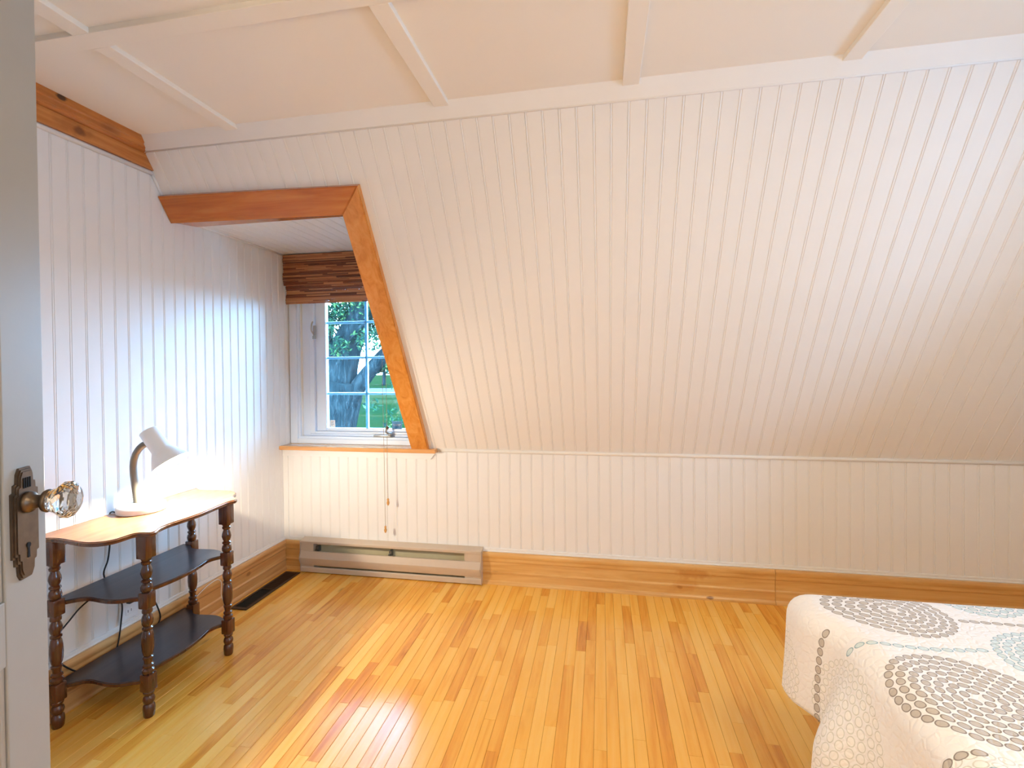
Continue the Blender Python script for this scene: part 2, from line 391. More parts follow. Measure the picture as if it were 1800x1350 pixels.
# right wall with a window opening, near wall with the doorway, hall
mb = MB(); wx0, wx1 = XR, XR + 0.12
mb.box(wx0, wx1, YN - 0.1, -2.10, -0.1, ZC + 0.1).box(wx0, wx1, -1.50, 0.1, -0.1, ZC + 0.1).box(wx0, wx1, -2.10, -1.50, -0.1, 0.8).box(wx0, wx1, -2.10, -1.50, 1.45, ZC + 0.1)
obj('wall_right', mb.mesh('wall_right', 'white'), kind='structure')
mb = MB(); mb.box(-0.1, 1.13, YN - 0.12, YN, -0.1, ZC + 0.1).box(2.06, XR + 0.1, YN - 0.12, YN, -0.1, ZC + 0.1).box(1.13, 2.06, YN - 0.12, YN, 2.04, ZC + 0.1)
obj('wall_near', mb.mesh('wall_near', 'white'), kind='structure')
mb = MB(); mb.box(-0.1, 3.2, YN - 1.3, YN - 1.2, -0.1, ZC + 0.1).box(0.3, 0.4, YN - 1.3, YN - 0.1, -0.1, ZC + 0.1).box(3.0, 3.1, YN - 1.3, YN - 0.1, -0.1, ZC + 0.1)
obj('wall_hall', mb.mesh('wall_hall', 'hall'), kind='structure')

# knee wall boards
ZB = 0.190
n0 = -2
for i in range(n0, 76):
    x = XG0 + (i - 1) * PX
    if x < 0.0 or x + PX > XR + 0.03: continue
    board(knee, (x, 0, ZB - 0.02), (1, 0, 0), (0, -1, 0), (0, 0, 1), ZK - ZB + 0.02, PX)
obj('corner_strip', MB().bbox(0, 0.030, -0.008, 0.012, ZB - 0.01, 0.72, 0.0015).mesh('corner_strip', 'white'), knee)
obj('rail', MB().bbox(0.0, XR, -0.005, 0.006, 0.172, 0.190, 0.0015).bbox(0.0, XR, -0.008, 0.004, 0.171, 0.178, 0.002).mesh('rail', 'white'), knee)
# left wall boards
lc = []
for i in range(-28, 26):
    y = YG0 + i * PL
    if y < YN - 0.03 or y > 0.075: continue
    if y + PL / 2 < -0.85: zt = 2.035
    elif y + PL / 2 < -0.73: zt = min(2.035, ZK + (-(y + PL)) * SD.z / -SD.y + 0.11)
    else: zt = 1.885
    board(left, (0, y, ZB - 0.02), (0, 1, 0), (1, 0, 0), (0, 0, 1), round(zt - ZB + 0.02, 2), PL)
obj('rail', MB().bbox(-0.004, 0.006, YN, 0.0, 0.172, 0.190, 0.0015).bbox(-0.004, 0.009, YN, 0.0, 0.171, 0.178, 0.002).mesh('rail', 'white'), left)
# half round white strip under the crown
mb = MB().tube([(0.004, YN, 2.033), (0.004, -0.848, 2.033)], 0.0095, 10); obj('picture_bead', mb.mesh('bead', 'white', True), left)
# corner bead along the slope on the left wall
mb = MB().tube([tuple(sl(0.004, s_of(2.03), 0.003)), tuple(sl(0.004, s_of(1.95), 0.003))], 0.006, 8); obj('corner_bead', mb.mesh('bead', 'white', True), left)
# slope boards
for i in range(-2, 76):
    x = XG0 + (i - 1) * PX
    if x < -0.03 or x + PX > XR + 0.03: continue
    s0 = 0.004 if x + PX / 2 > OPX else s_of(1.905)
    if x < 0: continue
    o = board(slope, sl(x, s0), (1, 0, 0), SN, SD, round(SL - 0.02 - s0, 3), PX)
mb = MB().box(0, XG0 - PX + 0.0, 0, 0.001, 0, 0.001)
mb = MB(); mb.add([sl(x, s, o) for x in (0, 0.0054) for s in (s_of(1.905), SL) for o in (-0.01, 0)], [(0, 1, 3, 2), (4, 6, 7, 5), (0, 4, 5, 1), (2, 3, 7, 6), (0, 2, 6, 4), (1, 5, 7, 3)])
obj('edge_filler', mb.mesh('edge_filler', 'white'), slope)
# frieze board on top of the slope
s1 = s_of(2.1042)
mb = MB(); mb.add([sl(x, s, o) for x in (0.0, XR) for s in (s1, SL + 0.01) for o in (0.0, 0.006)], [(0, 1, 3, 2), (4, 6, 7, 5), (0, 4, 5, 1), (2, 3, 7, 6), (0, 2, 6, 4), (1, 5, 7, 3)])
obj('frieze_board', mb.mesh('frieze', 'white'), slope)
mb = MB().tube([sl(0, s1, 0.003), sl(XR, s1, 0.003)], 0.0045, 8); obj('frieze_bead', mb.mesh('bead', 'white', True), slope)
# cove between knee wall and slope
mb = MB().tube([(0.93, -0.004, ZK + 0.001), (XR, -0.004, ZK + 0.001)], 0.0095, 10); obj('cove_bead', mb.mesh('cove', 'white', True), knee)

# ------------------------------------------------------------------ ceiling
ceil = obj('ceiling', MB().box(-0.1, XR + 0.1, YN - 1.3, YC + 0.1, ZC + 0.006, ZC + 0.1).mesh('ceiling', 'ceil'), kind='structure')
bx = [0.427, 1.291, 1.956, 2.626, 3.296, 3.966]; bw = 0.055
cy0, cy1 = -1.490, -1.432
for i, x in enumerate(bx):
    for (ya, yb) in ((YC + 0.004, cy1), (cy0, YN)):
        o = obj('batten', MB().bbox(x, x + bw, min(ya, yb), max(ya, yb), ZC - 0.016, ZC + 0.006, 0.0015).mesh('batten', 'ceil'), ceil)
obj('cross_batten', MB().bbox(0.0, XR, cy0, cy1, ZC - 0.0162, ZC + 0.006, 0.0015).mesh('batten', 'ceil'), ceil)
xs = [0.0] + [b + bw / 2 for b in bx] + [XR]
for i in range(len(xs) - 1):
    for ya, yb in ((cy1 + -0.03, YC + 0.02), (YN, cy0 + 0.03)):
        obj('ceiling_panel', MB().box(xs[i] + 0.001, xs[i + 1] - 0.001, ya, yb, ZC, ZC + 0.0055).mesh('panel', 'ceil'), ceil)

# ------------------------------------------------------------------ baseboards, crown
BP = [(0, 0), (0.030, 0), (0.030, 0.006), (0.026, 0.014), (0.020, 0.020), (0.019, 0.055), (0.022, 0.058), (0.022, 0.064), (0.017, 0.070), (0.016, 0.118), (0.020, 0.122), (0.022, 0.130), (0.019, 0.138),
      (0.020, 0.142), (0.024, 0.150), (0.024, 0.160), (0.018, 0.1716), (0, 0.1716)]
bb = obj('baseboard_back', None, kind='structure')
for xa, xb in ((0.004, 0.150), (1.215, 2.716), (2.7175, XR)):
    o = obj('baseboard_length', MB().prism(BP, lambda a, b: (xa, -a, b), lambda a, b: (xb, -a, b)).mesh('bb', 'pine_x'), bb); auto(o)
bl = obj('baseboard_left', None, kind='structure')
for ya, yb in ((YN, -0.02),):
    o = obj('baseboard_length', MB().prism(BP, lambda a, b: (a, ya, b), lambda a, b: (a, yb, b)).mesh('bb', 'pine_y'), bl); auto(o)
cr = obj('trim_crown', None, kind='structure')
CP = [(0, 2.041), (0.018, 2.041), (0.018, 2.092), (0.021, 2.094), (0.024, 2.100), (0.030, 2.104), (0.032, 2.110), (0.036, 2.112), (0.038, 2.126), (0.044, 2.130), (0.046, 2.1538), (0, 2.1538)]
def yslope(z, off=0.0): return -((z - ZK) * SD.y / -SD.z) 
def endy(z): return (z - ZK) * SD.y / SD.z + 0.0
lower = [(0, 2.041), (0.018, 2.041), (0.018, 2.098), (0, 2.098)]
upper = [(0, 2.0982), (0.020, 2.0982)] + CP[4:]
for nm, poly in (('crown_board', lower), ('crown_moulding', upper)):
    o = obj(nm, MB().prism(poly, lambda a, b: (a, YN, b), lambda a, b: (a, endy(b), b)).mesh(nm, 'crown'), cr); auto(o)

# ------------------------------------------------------------------ dormer: trim, sill, ceiling, cheek, window
TI, TO = 0.825, 0.925
tr = obj('trim_dormer', None, kind='structure')
def trim_piece(name, pts, mat, o0=0.0, o1=0.027):
    n = len(pts)
    bm = bmesh.new()
    a = [bm.verts.new(sl(x, s, o0)) for x, s in pts]; b = [bm.verts.new(sl(x, s, o1)) for x, s in pts]
    bm.faces.new(a[::-1]); top = bm.faces.new(b)
    for i in range(n): bm.faces.new((a[i], a[(i + 1) % n], b[(i + 1) % n], b[i]))
    bmesh.ops.recalc_face_normals(bm, faces=bm.faces)
    bmesh.ops.bevel(bm, geom=[e for e in top.edges], offset=0.003, segments=2, affect='EDGES')
    me = bpy.data.meshes.new(name); bm.to_mesh(me); bm.free(); me.materials.append(MAT[mat])
    return obj(name, me, tr)
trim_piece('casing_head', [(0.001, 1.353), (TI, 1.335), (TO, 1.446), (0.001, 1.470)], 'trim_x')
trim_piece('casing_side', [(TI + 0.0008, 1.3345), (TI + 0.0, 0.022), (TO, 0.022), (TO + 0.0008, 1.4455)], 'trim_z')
# lining under the head, and down the side
mb = MB(); y0h, z0h = sl(0, 1.345, 0.0)[1:]; 
mb.add([(x, y, z) for x in (0.001, TI + 0.01) for y, z in ((-0.745, 1.853), (-0.745, 1.872), (-0.615, 1.870), (-0.615, 1.892))], [(0, 1, 3, 2), (4, 6, 7, 5), (0, 4, 5, 1), (2, 3, 7, 6), (0, 2, 6, 4), (1, 5, 7, 3)])
obj('lining_head', mb.mesh('lining', 'trim_x'), tr)
mb = MB(); mb.add([sl(x, s, o) for x in (TI, TI + 0.018) for s in (0.03, 1.35) for o in (0.0, -0.07)], [(0, 1, 3, 2), (4, 6, 7, 5), (0, 4, 5, 1), (2, 3, 7, 6), (0, 2, 6, 4), (1, 5, 7, 3)])
obj('lining_side', mb.mesh('lining', 'trim_z'), tr)
ss = obj('trim_sill', MB().bbox(0.0, 0.968, -0.046, 0.105, 0.7135, 0.7375, 0.005).mesh('sill', 'sill'), kind='structure')
mb = MB(); mb.prism([(0.0, 0.7125), (0.955, 0.7125), (0.93, 0.676), (0.0, 0.676)], lambda a, b: (a, -0.010, b), lambda a, b: (a, 0.002, b))
mb.prism([(0.0, 0.679), (0.931, 0.679), (0.929, 0.675), (0.0, 0.675)], lambda a, b: (a, -0.013, b), lambda a, b: (a, 0.002, b))
obj('trim_apron', mb.mesh('apron', 'white'), kind='structure')
dc = obj('ceiling_dormer', MB().box(-0.1, OPX + 0.1, -0.70, 0.30, 1.892, 1.96).mesh('dc', 'white'), kind='structure')
for i in range(16):
    x = 0.0 + i * PX
    if x + PX > 0.90: break
    board(dc, (x, -0.62, 1.880), (1, 0, 0), (0, 0, -1), (0, 1, 0), 0.72, PX)
mb = MB().tube([(0.004, -0.62, 1.877), (0.004, 0.04, 1.877)], 0.007, 8); obj('cove_bead', mb.mesh('bead', 'white', True), dc)
wc = obj('wall_dormer', MB().add([(x, y, z) for x in (OPX + 0.012, OPX + 0.07) for y, z in ((0.16, ZK - 0.02), (0.16, 1.95), (-0.70, 1.95), (0.0, ZK - 0.02))], [(0, 1, 2, 3), (7, 6, 5, 4), (0, 4, 5, 1), (1, 5, 6, 2), (2, 6, 7, 3), (3, 7, 4, 0)]).mesh('wd', 'white'), kind='structure')
# window wall around the window
WX0, WX1, WZ0, WZ1 = 0.07, 0.84, 0.765, 1.80
mb = MB(); mb.box(-0.1, WX0, 0.085, 0.30, 0.6, 2.0).box(WX1, 1.0, 0.085, 0.30, 0.6, 2.0).box(WX0, WX1, 0.085, 0.30, 0.6, WZ0).box(WX0, WX1, 0.085, 0.30, WZ1, 2.0)
obj('wall_window', mb.mesh('ww', 'white'), kind='structure')
win = obj('window_1', None, kind='structure')
def fr_(mb, x0, x1, z0, z1, w, y0, y1, wb=None, b=0.002):
    wb = wb or w
    mb.bbox(x0, x0 + w, y0, y1, z0, z1, b).bbox(x1 - w, x1, y0, y1, z0, z1, b).bbox(x0 + w, x1 - w, y0, y1, z0, z0 + wb, b).bbox(x0 + w, x1 - w, y0, y1, z1 - w, z1, b)
mb = MB(); fr_(mb, 0.004, 0.865, 0.7376, 1.86, 0.048, 0.062, 0.086, 0.030, 0.003); obj('casing', mb.mesh('casing', 'vinyl'), win)
mb = MB(); fr_(mb, 0.052, 0.84, 0.7676, 1.82, 0.014, 0.070, 0.15, 0.014); obj('jamb', mb.mesh('jamb', 'vinyl'), win)
mb = MB(); fr_(mb, 0.066, 0.83, 0.7816, 1.81, 0.052, 0.10, 0.16, 0.012, 0.004); obj('frame', mb.mesh('frame', 'vinyl'), win)
mb = MB(); fr_(mb, 0.118, 0.80, 0.7946, 1.76, 0.030, 0.095, 0.15, 0.014, 0.003); obj('stop', mb.mesh('stop', 'vinyl'), win)
GX0, GX1, GZ0, GZ1 = 0.218, 0.748, 0.826, 1.69
mb = MB(); fr_(mb, 0.150, 0.80, 0.8090, 1.745, 0.066, 0.112, 0.148, 0.018, 0.004)
sash = obj('sash', mb.mesh('sash', 'vinyl'), win)
cols = [GX0, 0.478, GX1]; rows = [GZ0, 1.037, 1.256, 1.472, GZ1]
for i in range(2):
    for j in range(4):
        obj('pane', MB().box(cols[i] - 0.004, cols[i + 1] + (0.0 if i == 0 else 0.004), 0.1215, 0.1235, rows[j] - (0.004 if j == 0 else 0), rows[j + 1] + (0.004 if j == 3 else 0)).mesh('pane', 'glass'), sash)
obj('muntin', MB().bbox(cols[1] - 0.008, cols[1] + 0.008, 0.1245, 0.140, GZ0, GZ1, 0.002).mesh('muntin', 'vinyl'), sash)
for z in rows[1:-1]:
    for xa, xb in ((GX0, cols[1] - 0.008), (cols[1] + 0.008, GX1)):
        obj('muntin', MB().bbox(xa, xb, 0.1245, 0.139, z - 0.007, z + 0.007, 0.002).mesh('muntin', 'vinyl'), sash)
# latch on the left, crank at the bottom
mb = MB().bbox(0.150, 0.166, 0.086, 0.096, 1.375, 1.455, 0.002).tube([(0.156, 0.086, 1.40), (0.150, 0.070, 1.425), (0.153, 0.068, 1.46), (0.157, 0.074, 1.478)], 0.0045, 8, 4).bbox(0.148, 0.168, 0.080, 0.090, 1.372, 1.392, 0.002)
auto(obj('latch', mb.mesh('latch', 'steel'), win))
mb = MB().bbox(0.545, 0.655, 0.066, 0.088, 0.7830, 0.795, 0.003).sphere((0.650, 0.074, 0.800), 0.015, sc=(1, 1, .7)).tube([(0.648, 0.074, 0.80), (0.63, 0.06, 0.815), (0.64, 0.05, 0.835)], 0.005, 8, 4)
auto(obj('crank_body', mb.mesh('crank', 'steel'), win))
obj('crank_knob', MB().sphere((0.642, 0.049, 0.842), 0.011).mesh('knob', 'pewter', True), win)
obj('sticker', MB().box(0.236, 0.268, 0.1203, 0.1213, 0.832, 0.874).mesh('sticker', 'plastic'), sash, label='small white sticker')
MAT['print'] = plain('sticker_print', srgb(120, 140, 170), 0.6)
mb = MB()
for zz, w in ((0.864, 0.020), (0.857, 0.014), (0.849, 0.020), (0.842, 0.010)): mb.box(0.242, 0.242 + w, 0.1198, 0.1202, zz, zz + 0.0025)
obj('sticker_lettering', mb.mesh('lettering', 'print'), sash)
MAT['bluelabel'] = plain('blue_label', srgb(40, 120, 170), 0.5)
obj('label', MB().box(0.640, 0.704, 0.1203, 0.1213, 0.827, 0.872).mesh('label', 'bluelabel'), sash, label='blue label on the glass')
mb = MB()
for zz, x0, n in ((0.852, 0.648, 6), (0.845, 0.650, 5)):
    for k in range(n): mb.box(x0 + k * 0.0085, x0 + k * 0.0085 + 0.005, 0.1198, 0.1202, zz, zz + 0.0022)
obj('label_lettering', mb.mesh('lettering', 'plastic'), sash)

# right hand window (lights the bed)
w2 = obj('window_2', None, kind='structure')
mb = MB()
for a in ((-2.10, -2.05, 0.8, 1.45), (-1.55, -1.50, 0.8, 1.45), (-2.05, -1.55, 0.8, 0.85), (-2.05, -1.55, 1.40, 1.45), (-2.05, -1.55, 1.11, 1.13)):
    mb.bbox(XR + 0.02, XR + 0.09, a[0], a[1], a[2], a[3], 0.003)
obj('frame', mb.mesh('frame2', 'vinyl'), w2)
for za, zb in ((0.85, 1.11), (1.13, 1.40)): obj('pane', MB().box(XR + 0.05, XR + 0.054, -2.05, -1.55, za, zb).mesh('pane', 'glass'), w2)

# ------------------------------------------------------------------ woven blind
bl_ = empty('woven_blind', (0, 0.035, 1.58), 'brown woven reed roman shade rolled up at the top of the dormer window', 'blind')
def reeds(x0, x1, z0, z1, y):
    mb = MB(); z = z1; rng = random.Random(int(z0 * 1000))
    while z > z0:
        k = rng.random(); r = 0.0022 if k < 0.55 else (0.0034 if k < 0.85 else 0.0050)
        x = x0 + rng.uniform(-0.0015, 0.0015)
        bow = 0.004 * math.sin((z1 - z) * 60)
        segs = [x]
        if rng.random() < 0.5:
            q = x + rng.uniform(0.08, 0.2)
            while q < x1 - 0.03: segs.append(q); q += rng.uniform(0.09, 0.22)
        segs.append(x1)
        for a, b in zip(segs[:-1], segs[1:]):
            mb.tube([(a, y - bow, z - r), (b - 0.0012, y - bow, z - r)], r * 0.98, 6)
        z -= 2 * r
    return mb
mb = reeds(0.006, 0.858, 1.695, 1.874, -0.022)
obj('valance', mb.mesh('valance', 'reed'), bl_, kind='stuff').matrix_parent_inverse = Matrix.Translation((0, 0, -1.58))
mb = reeds(0.012, 0.858, 1.586, 1.84, -0.006)
obj('shade_panel', mb.mesh('shade_panel', 'reed'), bl_, kind='stuff').matrix_parent_inverse = Matrix.Translation((0, 0, -1.58))
o = obj('headrail', MB().bbox(0.012, 0.858, -0.018, 0.02, 1.845, 1.8735, 0.002).mesh('headrail', 'shelf'), bl_); o.matrix_parent_inverse = Matrix.Translation((0, 0, -1.58))
# cords + tassels
TP = [(0.0, 0.0), (0.001, 0.0025), (0.006, 0.0045), (0.012, 0.0062), (0.019, 0.0060), (0.023, 0.0040), (0.026, 0.0040), (0.031, 0.0050), (0.035, 0.0038), (0.038, 0.0015)]
for (x, zb, xt, lab) in ((0.674, 0.262, 0.667, 'longer pull cord of the blind, its wooden tassel just above the heater'), (0.692, 0.418, 0.688, 'shorter pull cord of the blind, its wooden tassel below the sill')):
    e = empty('blind_cord', (x, -0.060, zb), lab, 'cord', 'pull cords of the woven blind')
    obj('cord', MB().tube([(0, 0, 0.039), ((xt - x) * .5, 0.002, 0.5), (xt - x, 0.004, 1.0), (xt - x, 0.064, 1.42)], 0.0011, 5, 4).mesh('cord', 'cord', True), e)
    obj('tassel', MB().lathe([(h * 1.08, r * 1.25) for h, r in TP], seg=14).mesh('tassel', 'tassel', True), e)

# ------------------------------------------------------------------ baseboard heater
h = empty('baseboard_heater', (0.68, -0.03, 0), 'long beige electric baseboard heater on the wall under the dormer window', 'heater')
HX0, HX1 = -0.545, 0.545
def hp(name, poly, xa, xb, mat, parent=h):
    return auto(obj(name, MB().prism(poly, lambda a, b: (xa, -a + 0.03, b + 0.004), lambda a, b: (xb, -a + 0.03, b + 0.004)).mesh(name, mat), parent), 25)
t0 = 0.0016
hp('back_plate', [(0.001, 0.0), (0.004, 0.0), (0.004, 0.186), (0.001, 0.186)], HX0, HX1, 'heater_dark')
hp('top_cover', [(0.001, 0.187), (0.001, 0.191), (0.050, 0.182), (0.053, 0.179), (0.053, 0.168), (0.051, 0.168), (0.051, 0.177), (0.049, 0.180)], HX0 - 0.003, HX1 + 0.002, 'heater')
hp('front_panel', [(0.046, 0.124), (0.054, 0.123), (0.068, 0.088), (0.067, 0.078), (0.052, 0.042), (0.045, 0.038), (0.045, 0.040), (0.050, 0.045), (0.062, 0.080), (0.062, 0.086), (0.052, 0.120), (0.046, 0.121)], HX0 + 0.004, HX1 - 0.004, 'heater')
hp('bottom_rail', [(0.001, 0.002), (0.050, 0.0), (0.054, 0.003), (0.054, 0.026), (0.050, 0.030), (0.042, 0.030), (0.042, 0.027), (0.050, 0.024), (0.050, 0.004), (0.001, 0.005)], HX0 + 0.004, HX1 - 0.002, 'heater')
EP = [(0.0, 0.0), (0.055, 0.0), (0.056, 0.030), (0.053, 0.040), (0.068, 0.078), (0.068, 0.088), (0.057, 0.128), (0.055, 0.180), (0.001, 0.192)]
for xa, xb in ((HX0, HX0 + 0.002), (HX1 - 0.002, HX1 + 0.001)): hp('end_cap', EP, xa, xb, 'heater')
CPv = [(0.001, 0.001), (0.048, 0.001), (0.048, 0.040), (0.054, 0.082), (0.050, 0.122), (0.048, 0.176), (0.001, 0.184)]
for xa, xb in ((HX0 + 0.003, HX0 + 0.082), (HX1 - 0.095, HX1 - 0.003)): hp('junction_cover', CPv, xa, xb, 'heater')
mb = MB(); x = HX0 + 0.10
while x < HX1 - 0.10:
    mb.box(x, x + 0.0006, -0.012, 0.018, 0.060, 0.112); x += 0.0075
o = obj('heating_fins', mb.mesh('fins', 'fin'), h, kind='stuff')
obj('heating_tube', MB().tube([(HX0 + 0.07, 0.003, 0.086), (HX1 - 0.08, 0.003, 0.086)], 0.006, 8).mesh('ht', 'fin', True), h)
for x in (-0.455, 0.0): obj('bracket', MB().bbox(x, x + 0.014, -0.002, 0.026, 0.118, 0.150, 0.001).bbox(x + 0.003, x + 0.012, -0.02, 0.02, 0.13, 0.136, 0.001).mesh('bracket', 'fin'), h)

# ------------------------------------------------------------------ floor register
v = empty('floor_vent', (0.095, -0.285, 0), 'dark brown metal floor register beside the left baseboard, near end uncovered', 'vent')
VX, VY = 0.047, 0.222
mb = MB()
zt = 0.006
for a in ((-VX, VX, -VY, -VY + 0.020), (-VX, VX, VY - 0.020, VY), (-VX, -VX + 0.013, -VY + 0.02, VY - 0.02), (VX - 0.013, VX, -VY + 0.02, VY - 0.02), (-VX + .013, VX - .013, -0.004, 0.004)):
    mb.bbox(a[0], a[1], a[2], a[3], 0.001, zt, 0.0015)
obj('frame', mb.mesh('vent_frame', 'vent'), v)
obj('duct', MB().box(-VX + 0.01, VX - 0.01, -VY + 0.015, VY - 0.015, 0.0004, 0.0016).mesh('duct', 'void'), v)
slat = MB().bbox(-VX + 0.0135, VX - 0.0135, -0.0016, 0.0016, 0.002, 0.0055, 0.0005).mesh('slat', 'vent')
y = 0.012
while y < VY - 0.022:
    o = obj('slat', slat, v); o.location = (0, y, 0); y += 0.0088
teeth = MB(); y = -VY + 0.024
while y < -0.008: teeth.box(VX - 0.021, VX - 0.013, y, y + 0.003, 0.003, 0.0055); y += 0.0088
obj('broken_slats', teeth.mesh('teeth', 'vent'), v)

# ------------------------------------------------------------------ outlet
ou = empty('wall_outlet', (0.003, -0.992, 0.25), 'white outlet plate low on the beadboard wall behind the console table', 'outlet')
obj('plate', MB().bbox(-0.002, 0.006, -0.037, 0.037, -0.049, 0.065, 0.002).mesh('plate', 'plastic'), ou)
for dz in (-0.018, 0.030):
    f = obj('socket', MB().bbox(0.005, 0.0075, -0.016, 0.016, dz - 0.013, dz + 0.013, 0.002).mesh('socket', 'plastic'), ou)
    obj('slots', MB().box(0.007, 0.0078, -0.008, -0.006, dz - 0.004, dz + 0.006).box(0.007, 0.0078, 0.006, 0.008, dz - 0.004, dz + 0.006).mesh('slots', 'void'), f)

# ------------------------------------------------------------------ console table
tb = empty('console_table', (0.19, -1.025, 0), 'small serpentine walnut console table with turned legs and two dark shelves against the left wall', 'table')
H_TOP = [(.374, 0), (.372, .04), (.366, .09), (.363, .125), (.370, .165), (.385, .192), (.386, .206), (.378, .217), (.345, .222), (.333, .236), (.331, .262), (.325, .290), (.305, .312), (.275, .325), (.235, .326), (.19, .319), (.145, .312), (.105, .311), (.078, .318), (.058, .332), (.040, .345), (.032, .345)]
H_SH = [(.308, 0), (.306, .04), (.298, .09), (.290, .125), (.296, .150), (.312, .172), (.322, .180), (.318, .196), (.300, .205), (.286, .210), (.262, .224), (.225, .232), (.185, .230), (.145, .226), (.115, .232), (.090, .252), (.072, .268), (.050, .270), (.034, .268)]
def outline(half, other=None):
    a = [(x, v) for x, v in (other or half)]; b = [(x, -v) for x, v in half[1:]][::-1]
    pts = []
    full = b + a
    out = []
    for i, p in enumerate(full[:-1]):
        p0 = full[max(i - 1, 0)]; p1 = p; p2 = full[i + 1]; p3 = full[min(i + 2, len(full) - 1)]
        for k in range(3):
            u = k / 3
            out.append(tuple(0.5 * ((2 * p1[j]) + (p2[j] - p0[j]) * u + (2 * p0[j] - 5 * p1[j] + 4 * p2[j] - p3[j]) * u * u + (3 * p1[j] - p0[j] - 3 * p2[j] + p3[j]) * u ** 3) for j in (0, 1)))
    out.append(full[-1]); return out
def board_shape(name, half, z0, z1, mat, b=0.004, other=None):
    pts = outline(half, other); bm = bmesh.new()
    A = [bm.verts.new((x - 0.19, y, z0)) for x, y in pts]; B = [bm.verts.new((x - 0.19, y, z1)) for x, y in pts]; n = len(pts)
    f0 = bm.faces.new(A[::-1]); f1 = bm.faces.new(B)
    for i in range(n): bm.faces.new((A[i], A[(i + 1) % n], B[(i + 1) % n], B[i]))
    bmesh.ops.recalc_face_normals(bm, faces=bm.faces)
    bmesh.ops.bevel(bm, geom=list(f1.edges) + list(f0.edges), offset=b, segments=3, affect='EDGES')
    me = bpy.data.meshes.new(name); bm.to_mesh(me); bm.free(); me.materials.append(MAT[mat]); me.materials.append(MAT['leg'])
    for p in me.polygons:
        if abs(p.normal.z) < 0.6: p.material_index = 1
    return obj(name, me, tb)
H_TOR = H_TOP[:4] + [(.362, .165), (.369, .188), (.366, .204), (.350, .218), (.326, .232), (.312, .252), (.300, .275), (.280, .300), (.258, .314), (.235, .322), (.19, .324), (.145, .322), (.105, .318), (.078, .322), (.058, .332), (.040, .345), (.032, .345)]
auto(board_shape('tabletop', H_TOP, 0.634, 0.650, 'top', other=H_TOR), 50)
auto(board_shape('shelf', H_SH, 0.403, 0.418, 'shelf', 0.003), 50); auto(board_shape('shelf', H_SH, 0.117, 0.132, 'shelf', 0.003), 50)
def leg_mesh():
    mb = MB(); hw = 0.0185
    for z0, z1 in ((0.090, 0.150), (0.377, 0.433)): mb.bbox(-hw, hw, -hw, hw, z0, z1, 0.004)
    mb.bbox(-0.0205, 0.0205, -0.0205, 0.0205, 0.550, 0.6335, 0.003)
    def seg(z0, z1, pr): mb.lathe([(z0 + (z1 - z0) * a, r) for a, r in pr], seg=20)
    # foot
    seg(0.0, 0.0905, [(0, .0150), (.05, .0170), (.30, .0190), (.44, .0175), (.50, .0130), (.56, .0165), (.66, .0185), (.76, .0165), (.82, .0125), (.88, .0160), (.95, .0175), (1, .0150)])
    seg(0.150, 0.377, [(0, .0150), (.03, .0185), (.06, .0185), (.085, .0125), (.11, .0165), (.135, .0165), (.155, .0115), (.22, .0135), (.235, .0160), (.255, .0160), (.27, .0120), (.30, .0150), (.36, .0178), (.46, .0190), (.56, .0180),
                        (.64, .0150), (.66, .0120), (.68, .0165), (.70, .0165), (.72, .0120), (.76, .0165), (.82, .0180), (.88, .0150), (.915, .0110), (.93, .0155), (.96, .0160), (1, .0140)])
    seg(0.433, 0.550, [(0, .0140), (.05, .0175), (.14, .0185), (.22, .0165), (.27, .0120), (.31, .0165), (.35, .0165), (.39, .0115), (.46, .0150), (.56, .0180), (.66, .0165), (.76, .0125), (.80, .0115), (.84, .0155), (.89, .0160), (.92, .0130), (1, .0175)])
    return auto(bpy.data.objects.new('tmp', mb.mesh('leg', 'leg')), 40).data
lm = leg_mesh()
for i, (x, y) in enumerate(((0.330, 0.183), (0.330, -0.183), (0.072, 0.275), (0.072, -0.280))):
    o = obj('leg', lm, tb); o.location = (x - 0.19, y, 0)
obj('back_apron', MB().bbox(-0.145, -0.125, -0.27, 0.27, 0.600, 0.634, 0.002).mesh('apron', 'leg'), tb)

# ------------------------------------------------------------------ desk lamp
LX, LY, LZ = 0.118, -1.030, 0.6505
lp = empty('desk_lamp', (LX, LY, LZ), 'white gooseneck desk lamp, switched on, standing on the console table', 'lamp')
rh = Vector((R_.x, R_.y, 0)).normalized()
def L(a, z): return rh * a + Vector((0, 0, z - 0.65))
obj('base', auto(bpy.data.objects.new('x', MB().lathe([(0.0, 0.074), (0.002, 0.079), (0.018, 0.081), (0.025, 0.079), (0.029, 0.073), (0.031, 0.060), (0.032, 0.03), (0.032, 0.001)], seg=48).mesh('base', 'lampwhite')), 60).data, lp)
ang = math.atan2(rh.y, rh.x)
obj('switch', MB().bbox(0.022, 0.040, -0.010, 0.002, 0.030, 0.036, 0.002).mesh('switch', 'lampneck'), lp)
npts = [L(-0.016, 0.680), L(-0.020, 0.72), L(-0.024, 0.756), L(-0.028, 0.79), L(-0.029, 0.822), L(-0.026, 0.848), L(-0.017, 0.873), L(-0.004, 0.892), L(0.012, 0.906), L(0.034, 0.912)]
mb = MB()
P = []
for i in range(len(npts) - 1):
    for k in range(10): P.append(npts[i].lerp(npts[i + 1], k / 10))
